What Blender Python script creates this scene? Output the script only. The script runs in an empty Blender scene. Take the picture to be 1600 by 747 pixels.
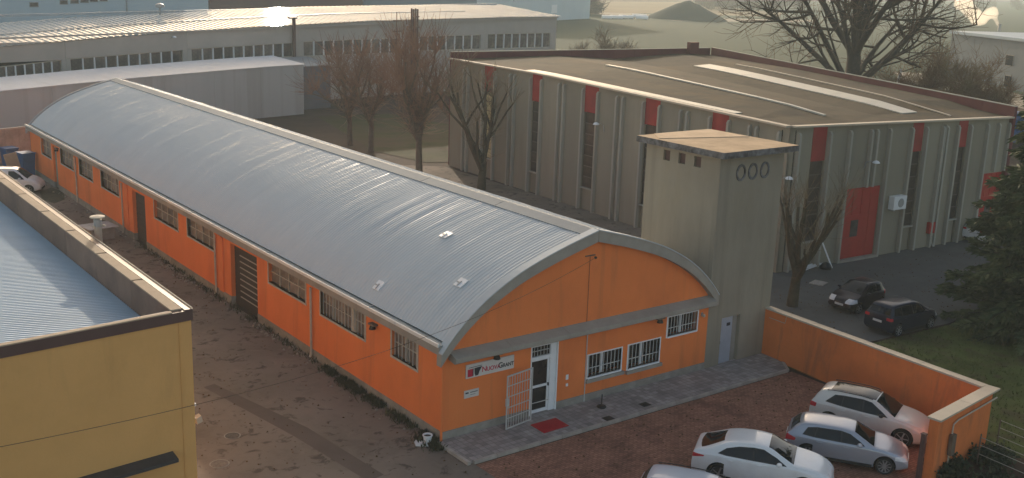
import bpy, bmesh, math, random
import numpy as np
from mathutils import Vector, Matrix

SC = bpy.context.scene
COL = SC.collection
R = math.radians
random.seed(7)

# ------------------------------------------------------------------ camera
S = 7.0 / 6.0
FPX = 1676.0                                # focal length in pixels of the 1600 px wide photograph
YAW, PITCH, ROLL = 0.6491, -0.2453, 0.0351
CP = Vector((-17.4849 * S, -26.3807 * S, 14.6805 * S))
FW = Vector((math.sin(YAW) * math.cos(PITCH), math.cos(YAW) * math.cos(PITCH), math.sin(PITCH)))
R0 = FW.cross(Vector((0, 0, 1))).normalized()
U0 = R0.cross(FW)
RT = R0 * math.cos(ROLL) + U0 * math.sin(ROLL)
UP = U0 * math.cos(ROLL) - R0 * math.sin(ROLL)
cam_d = bpy.data.cameras.new('camera')
cam_d.sensor_width = 36.0
cam_d.lens = FPX / 1600.0 * 36.0
cam_d.clip_start = 0.5
cam_d.clip_end = 9000
cam = bpy.data.objects.new('camera', cam_d)
M3 = Matrix((RT, UP, -FW)).transposed()
cam.matrix_world = Matrix.Translation(CP) @ M3.to_4x4()
COL.objects.link(cam)
SC.camera = cam

# ------------------------------------------------------------------ sky, sun, exposure
SUN_AZ, SUN_EL = R(25.0), R(13.0)           # azimuth clockwise from +Y
w = bpy.data.worlds.new('World')
SC.world = w
w.use_nodes = True
nt = w.node_tree
nt.nodes.clear()
sky = nt.nodes.new('ShaderNodeTexSky')
sky.sky_type = 'NISHITA'
sky.sun_disc = False
sky.sun_elevation = SUN_EL
sky.sun_rotation = SUN_AZ
sky.air_density = 0.65
sky.dust_density = 2.2
sky.ozone_density = 0.0
bg = nt.nodes.new('ShaderNodeBackground')
bg.inputs['Strength'].default_value = 0.145
wo = nt.nodes.new('ShaderNodeOutputWorld')
warm = nt.nodes.new('ShaderNodeMix'); warm.data_type = 'RGBA'; warm.blend_type = 'MULTIPLY'
warm.inputs['Factor'].default_value = 1.0; warm.inputs['B'].default_value = (1.10, 1.0, .865, 1)   # hazy winter air, same all over the sky
nt.links.new(sky.outputs[0], warm.inputs['A'])
nt.links.new(warm.outputs['Result'], bg.inputs['Color'])
nt.links.new(bg.outputs[0], wo.inputs['Surface'])
sd = bpy.data.lights.new('sun', 'SUN')
sd.energy = 2.1
sd.angle = R(0.53)
sd.color = (1.0, 0.88, 0.72)
sun = bpy.data.objects.new('sun', sd)
to_sun = Vector((math.sin(SUN_AZ) * math.cos(SUN_EL), math.cos(SUN_AZ) * math.cos(SUN_EL), math.sin(SUN_EL)))
sun.rotation_euler = to_sun.to_track_quat('Z', 'Y').to_euler()
sun.location = (60, 120, 60)
COL.objects.link(sun)
SC.view_settings.view_transform = 'Standard'
SC.view_settings.look = 'None'
SC.view_settings.exposure = 0.92
SC.view_settings.gamma = 1.0
SC.cycles.max_bounces = 6
SC.cycles.diffuse_bounces = 3
SC.cycles.glossy_bounces = 3
SC.cycles.volume_bounces = 1
SC.cycles.sample_clamp_indirect = 6.0

# ------------------------------------------------------------------ locating points of the place
def ray(u, v):
    return FW + RT * ((u - 800) / FPX) - UP * ((v - 373.5) / FPX)

def G(u, v, z=0.0):
    r = ray(u, v)
    return CP + r * ((z - CP.z) / r.z)

class Plane:
    """vertical wall plane: local x along the wall, y inward, z up"""
    def __init__(s, o, ang):
        s.o = Vector(o); s.a = ang
        s.d = Vector((math.cos(ang), math.sin(ang), 0)); s.n = Vector((-math.sin(ang), math.cos(ang), 0))
    def at(s, u, v, off=0.0):
        r = ray(u, v); o = s.o + s.n * off
        p = CP + r * ((o - CP).dot(s.n) / r.dot(s.n)) - s.o
        return p.dot(s.d), p.z
    def loc(s, p):
        p = Vector(p) - s.o
        return Vector((p.dot(s.d), p.dot(s.n), p.z))

# ------------------------------------------------------------------ mesh building
class B:
    def __init__(s):
        s.v = []; s.f = []; s.m = []
    def add(s, vs, fs, m=0):
        o = len(s.v)
        s.v.extend(tuple(p) for p in vs)
        for f in fs:
            s.f.append(tuple(o + i for i in f)); s.m.append(m)
        return s
    def box(s, x0, y0, z0, x1, y1, z1, m=0):
        x0, x1 = min(x0, x1), max(x0, x1); y0, y1 = min(y0, y1), max(y0, y1); z0, z1 = min(z0, z1), max(z0, z1)
        return s.add([(x0, y0, z0), (x1, y0, z0), (x1, y1, z0), (x0, y1, z0), (x0, y0, z1), (x1, y0, z1), (x1, y1, z1), (x0, y1, z1)],
                     [(0, 3, 2, 1), (4, 5, 6, 7), (0, 1, 5, 4), (1, 2, 6, 5), (2, 3, 7, 6), (3, 0, 4, 7)], m)
    def hexa(s, bot, top, m=0):
        return s.add(list(bot) + list(top), [(0, 3, 2, 1), (4, 5, 6, 7), (0, 1, 5, 4), (1, 2, 6, 5), (2, 3, 7, 6), (3, 0, 4, 7)], m)
    def beam(s, p, q, w, h, m=0):
        p = Vector(p); q = Vector(q); d = (q - p)
        up = Vector((0, 0, 1)) if abs(d.normalized().z) < .9 else Vector((0, 1, 0))
        a = d.cross(up).normalized() * (w / 2); b = a.cross(d).normalized() * (h / 2)
        return s.hexa([p - a - b, p + a - b, q + a - b, q - a - b], [p - a + b, p + a + b, q + a + b, q - a + b], m)
    def tube(s, path, r, n=6, m=0, cap=True):
        P = [Vector(p) for p in path]
        rs = r if isinstance(r, (list, tuple)) else [r] * len(P)
        o = len(s.v); a = None
        for i, p in enumerate(P):
            d = (P[min(i + 1, len(P) - 1)] - P[max(i - 1, 0)]).normalized()
            if a is None:
                a = d.orthogonal().normalized()
            a = (a - d * a.dot(d)).normalized(); b = d.cross(a)
            for k in range(n):
                t = 2 * math.pi * k / n
                s.v.append(tuple(p + (a * math.cos(t) + b * math.sin(t)) * rs[i]))
        for i in range(len(P) - 1):
            for k in range(n):
                k2 = (k + 1) % n
                s.f.append((o + i * n + k, o + i * n + k2, o + (i + 1) * n + k2, o + (i + 1) * n + k)); s.m.append(m)
        if cap:
            s.f.append(tuple(o + k for k in reversed(range(n)))); s.m.append(m)
            s.f.append(tuple(o + (len(P) - 1) * n + k for k in range(n))); s.m.append(m)
        return s
    def prism(s, poly, axis, a, b, m=0):
        n = len(poly)
        def P(p, t):
            return {'x': (t, p[0], p[1]), 'y': (p[0], t, p[1]), 'z': (p[0], p[1], t)}[axis]
        vs = [P(p, a) for p in poly] + [P(p, b) for p in poly]
        fs = [tuple(range(n)), tuple(reversed(range(n, 2 * n)))] + [(i, i + n, (i + 1) % n + n, (i + 1) % n) for i in range(n)]
        return s.add(vs, fs, m)
    def lathe(s, prof, n=16, c=(0, 0, 0), axis='z', m=0):
        o = len(s.v); c = Vector(c)
        for r, h in prof:
            for k in range(n):
                t = 2 * math.pi * k / n; x, y = r * math.cos(t), r * math.sin(t)
                s.v.append(tuple(c + (Vector((x, y, h)) if axis == 'z' else Vector((x, h, y)) if axis == 'y' else Vector((h, x, y)))))
        for i in range(len(prof) - 1):
            for k in range(n):
                k2 = (k + 1) % n
                s.f.append((o + i * n + k, o + i * n + k2, o + (i + 1) * n + k2, o + (i + 1) * n + k)); s.m.append(m)
        s.f.append(tuple(o + k for k in reversed(range(n)))); s.m.append(m)
        s.f.append(tuple(o + (len(prof) - 1) * n + k for k in range(n))); s.m.append(m)
        return s
    def mesh(s, name, mats, smooth=False, fix=True):
        me = bpy.data.meshes.new(name)
        me.from_pydata(s.v, [], s.f)
        mats = mats if isinstance(mats, (list, tuple)) else [mats]
        for mt in mats:
            me.materials.append(mt)
        if any(s.m):
            me.polygons.foreach_set('material_index', s.m)
        if fix:
            bm = bmesh.new(); bm.from_mesh(me)
            bmesh.ops.recalc_face_normals(bm, faces=bm.faces)
            bm.to_mesh(me); bm.free()
        if smooth:
            me.polygons.foreach_set('use_smooth', [True] * len(me.polygons))
            if smooth == 'auto':
                me.set_sharp_from_angle(angle=R(38))
        me.update()
        return me
    def obj(s, name, mats, parent=None, loc=None, rot=0.0, smooth=False, fix=True):
        return link(name, s.mesh(name, mats, smooth, fix), parent, loc, rot)

def link(name, me, parent=None, loc=None, rot=0.0):
    o = bpy.data.objects.new(name, me)
    COL.objects.link(o)
    if parent is not None:
        o.parent = parent
    if loc is not None:
        o.location = loc
    if rot:
        o.rotation_euler = (0, 0, rot)
    return o

def tag(o, label=None, cat=None, group=None, kind=None):
    if label: o['label'] = label
    if cat: o['category'] = cat
    if group: o['group'] = group
    if kind: o['kind'] = kind
    return o

def thing(name, label, cat, loc=(0, 0, 0), rot=0.0, group=None):
    o = link(name, None, None, loc, rot)
    o.empty_display_size = 0.3
    return tag(o, label, cat, group)

# ------------------------------------------------------------------ materials
MATS = {}
def pm(name, col, rough=0.8, var=0.18, scale=1.0, metal=0.0, bump=0.0, bscale=30.0, col2=None, dirt=None, dscale=0.35, damt=0.35, spec=0.35, stretch=(1, 1, 1), coat=0.0, damin=.5, rnd=0.0):
    m = bpy.data.materials.new(name); m.use_nodes = True
    t = m.node_tree; L = t.links; N = t.nodes; p = N['Principled BSDF']
    p.inputs['Roughness'].default_value = rough; p.inputs['Metallic'].default_value = metal
    p.inputs['Specular IOR Level'].default_value = spec if rough < .84 else min(spec, .06)
    p.inputs['Coat Weight'].default_value = coat; p.inputs['Coat Roughness'].default_value = 0.06
    tc = N.new('ShaderNodeTexCoord'); mp = N.new('ShaderNodeMapping'); mp.inputs['Scale'].default_value = stretch
    L.new(tc.outputs['Object'], mp.inputs['Vector'])
    n1 = N.new('ShaderNodeTexNoise'); n1.inputs['Scale'].default_value = scale; n1.inputs['Detail'].default_value = 8; n1.inputs['Roughness'].default_value = 0.65
    L.new(mp.outputs[0], n1.inputs['Vector'])
    c1 = tuple(max(0, c * (1 - var)) for c in col); c2 = col2 or tuple(min(1, c * (1 + var)) for c in col)
    r1 = N.new('ShaderNodeValToRGB'); r1.color_ramp.elements[0].position = 0.3; r1.color_ramp.elements[1].position = 0.7
    r1.color_ramp.elements[0].color = (*c1, 1); r1.color_ramp.elements[1].color = (*c2, 1)
    L.new(n1.outputs['Fac'], r1.inputs['Fac']); out = r1.outputs['Color']
    if dirt:
        n2 = N.new('ShaderNodeTexNoise'); n2.inputs['Scale'].default_value = dscale; n2.inputs['Detail'].default_value = 6; n2.inputs['Roughness'].default_value = 0.7
        L.new(mp.outputs[0], n2.inputs['Vector'])
        rr = N.new('ShaderNodeMapRange'); rr.inputs['From Min'].default_value = damin; rr.inputs['From Max'].default_value = damin + .22; rr.inputs['To Max'].default_value = damt
        L.new(n2.outputs['Fac'], rr.inputs['Value'])
        mx = N.new('ShaderNodeMix'); mx.data_type = 'RGBA'
        L.new(rr.outputs[0], mx.inputs['Factor']); L.new(out, mx.inputs['A']); mx.inputs['B'].default_value = (*dirt, 1)
        out = mx.outputs['Result']
    L.new(out, p.inputs['Base Color'])
    if rnd:
        oi = N.new('ShaderNodeObjectInfo'); rm = N.new('ShaderNodeMapRange'); rm.inputs['To Min'].default_value = 1 - rnd; rm.inputs['To Max'].default_value = 1 + rnd
        L.new(oi.outputs['Random'], rm.inputs['Value'])
        mv = N.new('ShaderNodeMix'); mv.data_type = 'RGBA'; mv.blend_type = 'MULTIPLY'; mv.inputs['Factor'].default_value = 1
        L.new(out, mv.inputs['A']); L.new(rm.outputs[0], mv.inputs['B']); out = mv.outputs['Result']; L.new(out, p.inputs['Base Color'])
    if bump:
        n3 = N.new('ShaderNodeTexNoise'); n3.inputs['Scale'].default_value = bscale; n3.inputs['Detail'].default_value = 4
        L.new(mp.outputs[0], n3.inputs['Vector'])
        bp = N.new('ShaderNodeBump'); bp.inputs['Strength'].default_value = bump; bp.inputs['Distance'].default_value = 0.02
        L.new(n3.outputs['Fac'], bp.inputs['Height']); L.new(bp.outputs[0], p.inputs['Normal'])
    MATS[name] = m
    return m

def streaky(m, stretch, r0, r1, lo=.42, hi=.66):
    """long worn streaks: the roughness of the sheet varies in bands"""
    t = m.node_tree; N = t.nodes; L = t.links; p = N['Principled BSDF']
    tc = N.new('ShaderNodeTexCoord'); mp = N.new('ShaderNodeMapping'); mp.inputs['Scale'].default_value = stretch
    L.new(tc.outputs['Object'], mp.inputs['Vector'])
    n = N.new('ShaderNodeTexNoise'); n.inputs['Scale'].default_value = 1; n.inputs['Detail'].default_value = 5; n.inputs['Roughness'].default_value = .6
    L.new(mp.outputs[0], n.inputs['Vector'])
    r = N.new('ShaderNodeMapRange'); r.inputs['From Min'].default_value = lo; r.inputs['From Max'].default_value = hi; r.inputs['To Min'].default_value = r1; r.inputs['To Max'].default_value = r0
    L.new(n.outputs['Fac'], r.inputs['Value']); L.new(r.outputs[0], p.inputs['Roughness'])

def blotch(m, scale, lo, hi, col, amt, stretch=(1, 1, 1), detail=5):
    """a further layer of stains with shapes of their own"""
    t = m.node_tree; N = t.nodes; L = t.links; p = N['Principled BSDF']
    src = p.inputs['Base Color'].links[0].from_socket
    tc = N.new('ShaderNodeTexCoord'); mp = N.new('ShaderNodeMapping'); mp.inputs['Scale'].default_value = stretch; mp.inputs['Location'].default_value = (scale * 3.7, 11.3, 5.1)
    L.new(tc.outputs['Object'], mp.inputs['Vector'])
    n = N.new('ShaderNodeTexNoise'); n.inputs['Scale'].default_value = scale; n.inputs['Detail'].default_value = detail; n.inputs['Roughness'].default_value = .62; n.inputs['Distortion'].default_value = .6
    L.new(mp.outputs[0], n.inputs['Vector'])
    r = N.new('ShaderNodeMapRange'); r.inputs['From Min'].default_value = lo; r.inputs['From Max'].default_value = hi; r.inputs['To Max'].default_value = amt
    L.new(n.outputs['Fac'], r.inputs['Value'])
    x = N.new('ShaderNodeMix'); x.data_type = 'RGBA'; L.new(r.outputs[0], x.inputs['Factor']); L.new(src, x.inputs['A']); x.inputs['B'].default_value = (*col, 1)
    L.new(x.outputs['Result'], p.inputs['Base Color'])
    return m

def tilemat(name, col, mortar, sx, sy, rough=0.85, var=.2, dirt=None, damt=.4, offset=.5):
    m = pm(name, col, rough, var, 0.9, dirt=dirt, dscale=.5, damt=damt, bump=.3, bscale=25)
    t = m.node_tree; N = t.nodes; L = t.links; p = N['Principled BSDF']
    src = p.inputs['Base Color'].links[0].from_socket
    tc = N.new('ShaderNodeTexCoord'); br = N.new('ShaderNodeTexBrick')
    br.inputs['Scale'].default_value = 1.0; br.inputs['Brick Width'].default_value = sx; br.inputs['Row Height'].default_value = sy
    br.inputs['Mortar Size'].default_value = 0.012; br.offset = offset
    br.inputs['Color1'].default_value = (.8, .8, .8, 1); br.inputs['Color2'].default_value = (1.2, 1.2, 1.2, 1); br.inputs['Mortar'].default_value = (mortar, mortar, mortar, 1)
    L.new(tc.outputs['Object'], br.inputs['Vector'])
    mx = N.new('ShaderNodeMix'); mx.data_type = 'RGBA'; mx.blend_type = 'MULTIPLY'; mx.inputs['Factor'].default_value = 1
    L.new(src, mx.inputs['A']); L.new(br.outputs['Color'], mx.inputs['B']); L.new(mx.outputs['Result'], p.inputs['Base Color'])
    return m

m_orange = blotch(pm('orange_render', (.82, .222, .062), .85, .06, .5, bump=.25, bscale=18, dirt=(.62, .16, .055), dscale=.3, damt=.5, stretch=(1, 1, .6)), 1.1, .55, .75, (.46, .15, .06), .45, (1, 1, .12))
m_orange2 = blotch(pm('orange_brown_render', (.70, .20, .060), .85, .10, .6, bump=.3, bscale=14, dirt=(.42, .14, .06), dscale=.4, damt=.55), 1.3, .52, .72, (.26, .11, .06), .5, (1, 1, .2))
m_plinth = pm('grey_plinth', (.30, .27, .23), .9, .2, 2, bump=.3, dirt=(.12, .11, .09), damt=.6)
m_conc = pm('beige_concrete', (.34, .305, .255), .9, .12, 1.2, bump=.25, dirt=(.24, .21, .17), damt=.4)
m_roof = pm('galvanised_roof', (.56, .575, .565), .3, .05, .5, dirt=(.51, .52, .51), dscale=.25, damt=.5, stretch=(.25, 1.5, 1), spec=.04)
streaky(m_roof, (.13, 3.0, .13), .18, .62, .52, .68)
m_flash = pm('pale_flashing', (.34, .37, .385), .55, .06, 1, spec=.25)
m_ridge = pm('ridge_flashing', (.25, .265, .27), .75, .08, 1, spec=.06, rnd=.06)
m_gutter = pm('white_gutter', (.72, .70, .64), .5, .08, 2)
m_gutin = pm('gutter_floor', (.33, .34, .32), .7, .2, 2, dirt=(.18, .16, .13), damt=.5)
m_frame = pm('beige_frame', (.48, .425, .34), .8, .12, 3)
m_grey = pm('grey_metal', (.33, .33, .32), .5, .1, 4)
m_white = pm('white_paint', (.78, .78, .77), .45, .05, 3)
m_bar = pm('pale_bar', (.50, .49, .46), .5, .08, 6)
m_pane = pm('dark_glass', (.018, .017, .018), .07, .3, 1.2, spec=.6)
m_pane2 = pm('dusty_glass', (.185, .145, .122), .4, .45, 1.6, spec=.25, col2=(.31, .25, .205), rnd=.3)
m_pane3 = pm('brown_glass', (.055, .042, .034), .3, .4, .8, spec=.3, col2=(.095, .072, .055), rnd=.3)
m_pane4 = pm('factory_glass', (.11, .095, .085), .2, .4, 1.6, spec=.4, col2=(.19, .165, .145), rnd=.35)
m_verge = pm('verge_sheet', (.50, .52, .52), .6, .06, 1, spec=.05)
m_ycoping = pm('brown_coping', (.43, .335, .24), .85, .1, 1.2, dirt=(.28, .20, .14), damt=.5, rnd=.06)
m_bar2 = pm('dull_bar', (.13, .11, .095), .7, .1, 6)
m_dark = pm('brown_shutter', (.045, .033, .028), .55, .2, 2)
m_slat = pm('light_slat', (.42, .38, .33), .5, .1, 3)
m_black = pm('black_plastic', (.016, .016, .017), .5, .2, 4)
m_redmat = pm('red_mat', (.42, .022, .03), .95, .15, 8, bump=.4, bscale=90)
m_redpaint = pm('red_paint', (.40, .026, .018), .6, .12, 1.2, dirt=(.30, .03, .025), damt=.4)
m_redpanel = pm('red_panel', (.34, .036, .03), .7, .15, 1, dirt=(.16, .035, .03), damt=.5)
m_maroon = pm('maroon_parapet', (.14, .036, .034), .75, .18, .6, dirt=(.12, .05, .05), damt=.5)
m_tower = pm('tower_render', (.29, .25, .19), .92, .12, .7, bump=.3, bscale=10, dirt=(.30, .24, .14), dscale=.25, damt=.35, stretch=(1, 1, .35))
blotch(m_tower, 1.2, .52, .72, (.19, .165, .13), .5, (1, 1, .07))
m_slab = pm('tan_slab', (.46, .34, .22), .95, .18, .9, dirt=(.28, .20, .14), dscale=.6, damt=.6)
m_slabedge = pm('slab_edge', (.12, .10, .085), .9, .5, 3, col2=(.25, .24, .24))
m_pre = pm('precast_concrete', (.295, .26, .195), .92, .12, .6, bump=.25, bscale=8, dirt=(.20, .18, .145), dscale=.3, damt=.7, stretch=(1, 1, .15), rnd=.10)
m_rib = pm('precast_rib', (.37, .345, .285), .9, .12, .8, dirt=(.26, .24, .20), damt=.45, stretch=(1, 1, .15))
m_felt = blotch(blotch(pm('roof_felt', (.080, .064, .043), .95, .15, .25, dirt=(.125, .082, .036), dscale=.12, damt=.7, bump=.3, bscale=5), .35, .50, .66, (.045, .040, .032), .6), 1.4, .55, .68, (.12, .10, .07), .4)
m_sky = pm('skylight_sheet', (.50, .47, .39), .5, .07, 1)
m_yellow = blotch(pm('yellow_render', (.74, .40, .138), .88, .05, .5, bump=.2, bscale=16, dirt=(.62, .33, .105), dscale=.3, damt=.4), .9, .55, .75, (.46, .26, .095), .35, (1, 1, .15))
m_brownmetal = pm('brown_metal', (.105, .055, .048), .55, .1, 1)
m_para = pm('parapet_panel', (.24, .165, .13), .85, .14, .8, dirt=(.12, .09, .08), damt=.5, rnd=.12)
m_coping = pm('sandy_coping', (.50, .42, .32), .8, .07, 2)
m_bluroof = pm('pale_blue_roof', (.40, .50, .57), .6, .10, .6, dirt=(.30, .38, .45), dscale=.3, damt=.4, stretch=(.2, 1, 1), spec=.12)
m_slate = pm('slate_canopy', (.055, .05, .052), .6, .2, 2)
m_whroof = pm('white_roof', (.50, .51, .48), .7, .08, .5, spec=.15, coat=.22, dirt=(.45, .42, .36), dscale=.15, damt=.4)
m_fac = pm('grey_facade', (.43, .39, .34), .9, .08, .3, dirt=(.35, .31, .265), dscale=.12, damt=.5, bump=.1, rnd=.05)
m_annex = blotch(pm('annex_wall', (.43, .42, .39), .85, .06, .3, dirt=(.37, .36, .335), dscale=.15, damt=.5, stretch=(1, 1, .1)), .5, .48, .62, (.35, .32, .285), .6, (1, 1, .03))
m_annexroof = pm('annex_roof', (.62, .62, .62), .6, .08, .5, dirt=(.5, .5, .5), dscale=.4, damt=.5, stretch=(1, .2, 1))
m_pblue = pm('pale_blue_wall', (.50, .58, .60), .8, .06, .1)
m_bark = pm('bark', (.16, .12, .088), .95, .25, 3, bump=.5, bscale=20)
m_bark3 = pm('olive_bark', (.085, .068, .046), .95, .25, 3, bump=.5, bscale=20)
m_bark2 = pm('dark_bark', (.05, .042, .034), .95, .25, 3, bump=.5, bscale=20)
m_twig = pm('reddish_twig', (.24, .115, .075), .8, .3, 1.5, col2=(.32, .19, .12))
m_twig2 = pm('olive_twig', (.19, .14, .085), .8, .3, 1.5)
m_needle = pm('needles', (.045, .078, .030), .75, .5, .8, col2=(.11, .13, .045))
m_leaf = pm('ivy_leaf', (.025, .038, .016), .6, .4, 2, col2=(.05, .065, .025))
m_weed = pm('weed', (.045, .048, .022), .8, .4, 2, col2=(.09, .08, .035))
m_tyre = pm('tyre', (.018, .018, .018), .8, .2, 6)
m_rim = pm('alloy_rim', (.35, .35, .36), .35, .1, 4, metal=.7)
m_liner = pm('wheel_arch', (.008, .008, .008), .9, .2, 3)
m_cglass = pm('car_glass', (.008, .010, .011), .05, .2, 1, spec=.3)
m_tail = pm('tail_lamp', (.50, .015, .03), .15, .1, 8, spec=.6)
m_head = pm('head_lamp', (.70, .70, .70), .12, .1, 8, spec=.6)
m_plate = pm('number_plate', (.62, .62, .60), .5, .05, 6)
m_blue = pm('blue_plastic', (.02, .075, .21), .6, .2, 1)
m_card = pm('cardboard', (.42, .28, .18), .9, .1, 2)
m_bin = pm('grey_junk', (.30, .27, .25), .7, .25, 2)
def paint(name, col, dirt=None):
    return pm(name, col, .28, .03, 1.5, coat=.6, dirt=dirt, dscale=.9, damt=.35, spec=.5)
# ground
m_asph = blotch(blotch(pm('worn_asphalt', (.225, .18, .145), .95, .2, .6, bump=.35, bscale=30, dirt=(.12, .094, .072), dscale=.3, damt=.8, damin=.46), 1.7, .56, .64, (.055, .043, .033), .65), .8, .56, .70, (.27, .215, .17), .5)
m_lot = pm('grey_asphalt', (.125, .12, .11), .95, .12, .35, bump=.3, bscale=30, dirt=(.08, .078, .07), dscale=.2, damt=.6)
m_brick = tilemat('brick_pavers', (.345, .165, .11), .6, .22, .11, dirt=(.08, .05, .04), damt=.6)
m_tile = tilemat('grey_tiles', (.34, .295, .27), .7, .25, .25, dirt=(.13, .125, .125), damt=.5, offset=0)
m_kerb = pm('kerb_stone', (.40, .35, .30), .9, .2, 2, dirt=(.2, .16, .13), damt=.6)
m_lawn = blotch(pm('lawn', (.092, .115, .034), .95, .3, .35, bump=.8, bscale=14, col2=(.13, .15, .048), dirt=(.135, .11, .05), dscale=.25, damt=.7), .9, .5, .66, (.10, .075, .045), .7)
m_field = pm('field', (.026, .046, .020), .95, .12, .02, dirt=(.034, .042, .020), dscale=.006, damt=.5)
m_stub = pm('stubble', (.20, .15, .08), .95, .15, .03)
m_track = pm('pale_track', (.28, .24, .18), .95, .15, .05)
m_moundm = pm('mound_soil', (.018, .028, .02), .95, .2, .1)
m_dirt = pm('bare_earth', (.075, .050, .036), .95, .25, .25, bump=.5, bscale=8, dirt=(.04, .035, .022), damt=.6)

# ------------------------------------------------------------------ ground and paving
def sheet(name, poly, z, mat, kind='structure'):
    b = B(); b.add([(p[0], p[1], z) for p in poly], [tuple(range(len(poly)))])
    o = b.obj(name, mat, fix=False)
    if o.data.polygons[0].normal.z < 0:
        o.data.flip_normals()
    return tag(o, kind=kind)

sheet('ground', [(-4000, -4000), (4000, -4000), (4000, 4000), (-4000, 4000)], -0.06, m_field)
sheet('bare_earth_yard', [(-60, -60), (120, -60), (150, 60), (150, 150), (-60, 150)], -0.03, m_dirt)
sheet('alley', [(-30, -45), (0.02, -45), (0.02, 60), (14.5, 60), (14.5, 4), (31, 4), (31.5, 48), (26, 52), (22, 84), (-30, 74)], 0.0, m_asph)
sheet('parking_lot', [(18.0, 0.3), (18.6, -1.3), (26.6, -1.75), (30.3, -2.0), (33.6, -1.7), (38, .4), (46, 2.6), (60, 3.5), (60, 9), (31, 11), (18, 6)], 0.006, m_lot)
sheet('lawn', [(17.5, -40), (60, -40), (60, 3.3), (46, 2.4), (38, .2), (33.6, -1.9), (30.3, -2.2), (26.6, -1.95), (17.7, -1.4)], 0.006, m_lawn)
sheet('back_lawn', [(31, 50.5), (34, 49), (47, 66), (45, 80), (36, 82), (30, 58)], 0.006, pm('worn_grass', (.060, .062, .022), .95, .3, .4, bump=.6, bscale=10, dirt=(.075, .05, .033), dscale=.2, damt=.9, damin=.42))
sheet('brick_paving', [(0.02, -45), (13.0, -45), (13.0, -12.0), (17.3, -11.4), (17.4, -2.2), (0.02, -2.2)], 0.004, m_brick)
# far land
sheet('stubble_field', [G(905, 19).xy, G(1075, 22).xy, G(1215, 27).xy, G(1225, 20).xy, G(1105, 8).xy, G(1080, 3).xy, G(925, 2).xy], -0.02, m_stub)
sheet('farm_track', [G(905, 21).xy, G(990, 25).xy, G(1060, 33).xy, G(1270, 35).xy, G(1270, 31).xy, G(1075, 28).xy, G(995, 21).xy, G(905, 18).xy], 0.0, m_track)
sheet('gravel_yard', [G(1395, 112).xy, G(1500, 118).xy, G(1600, 150).xy, G(1600, 170).xy, G(1540, 160).xy, G(1420, 135).xy], 0.0, m_track)
mb = B()
c0 = G(1072, 30); rr = 14.5
prof = []
rng = random.Random(3)
n = 20
rings = [(1.0, 0), (.78, 1.9), (.5, 4.2), (.27, 6.2), (.08, 7.2)]
vs = []
for q, h in rings:
    for k in range(n):
        t = 2 * math.pi * k / n; jj = 1 + rng.uniform(-.08, .08)
        vs.append((c0.x + math.cos(t) * rr * q * jj, c0.y + math.sin(t) * rr * 1.3 * q * jj, h * rng.uniform(.93, 1.05) - .05))
vs.append((c0.x, c0.y, 7.4))
fs = [(i * n + k, i * n + (k + 1) % n, (i + 1) * n + (k + 1) % n, (i + 1) * n + k) for i in range(4) for k in range(n)] + [(4 * n + k, 4 * n + (k + 1) % n, 5 * n) for k in range(n)]
mb.add(vs, fs)
tag(mb.obj('earth_mound', m_moundm, smooth=True), kind='structure')

# raised tiled pavement with kerb stones
pv = B()
pv.prism([(-0.12, 0.15), (-0.12, -2.02), (17.2, -2.02), (17.75, -1.3), (18.1, 0.15)], 'z', -0.02, 0.11)
pave = tag(pv.obj('pavement', m_tile), kind='structure')
kb = B().box(0, 0, 0, 0.985, 0.13, 0.125).mesh('kerb_stone', m_kerb)
rng = random.Random(5)
for i in range(17):
    link('kerb_stone', kb, pave, (0.02 + i * 1.012, -2.155, rng.uniform(-.008, .003)))
for i in range(2):
    link('kerb_stone', kb, pave, (-0.255, -0.10 - i * 1.012, rng.uniform(-.008, .003))).rotation_euler = (0, 0, R(-90))
link('kerb_stone', kb, pave, (17.26, -2.15, 0), R(52))

# ------------------------------------------------------------------ walls with openings, windows
def wall(name, parent, loc, rot, L, z0, H, ops, t, mat):
    xs = sorted({0, L, *[o[0] for o in ops], *[o[1] for o in ops]})
    zs = sorted({z0, H, *[min(max(o[2], z0), H) for o in ops], *[min(max(o[3], z0), H) for o in ops]})
    b = B()
    for i in range(len(xs) - 1):
        xm = (xs[i] + xs[i + 1]) / 2; run = None
        for j in range(len(zs) - 1):
            zm = (zs[j] + zs[j + 1]) / 2
            hole = any(o[0] < xm < o[1] and o[2] < zm < o[3] for o in ops)
            if not hole:
                run = [zs[j], zs[j + 1]] if run is None else [run[0], zs[j + 1]]
            if (hole or j == len(zs) - 2) and run:
                b.box(xs[i], 0, run[0], xs[i + 1], t, run[1]); run = None
    return b.obj(name, mat, parent, loc, rot)

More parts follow.
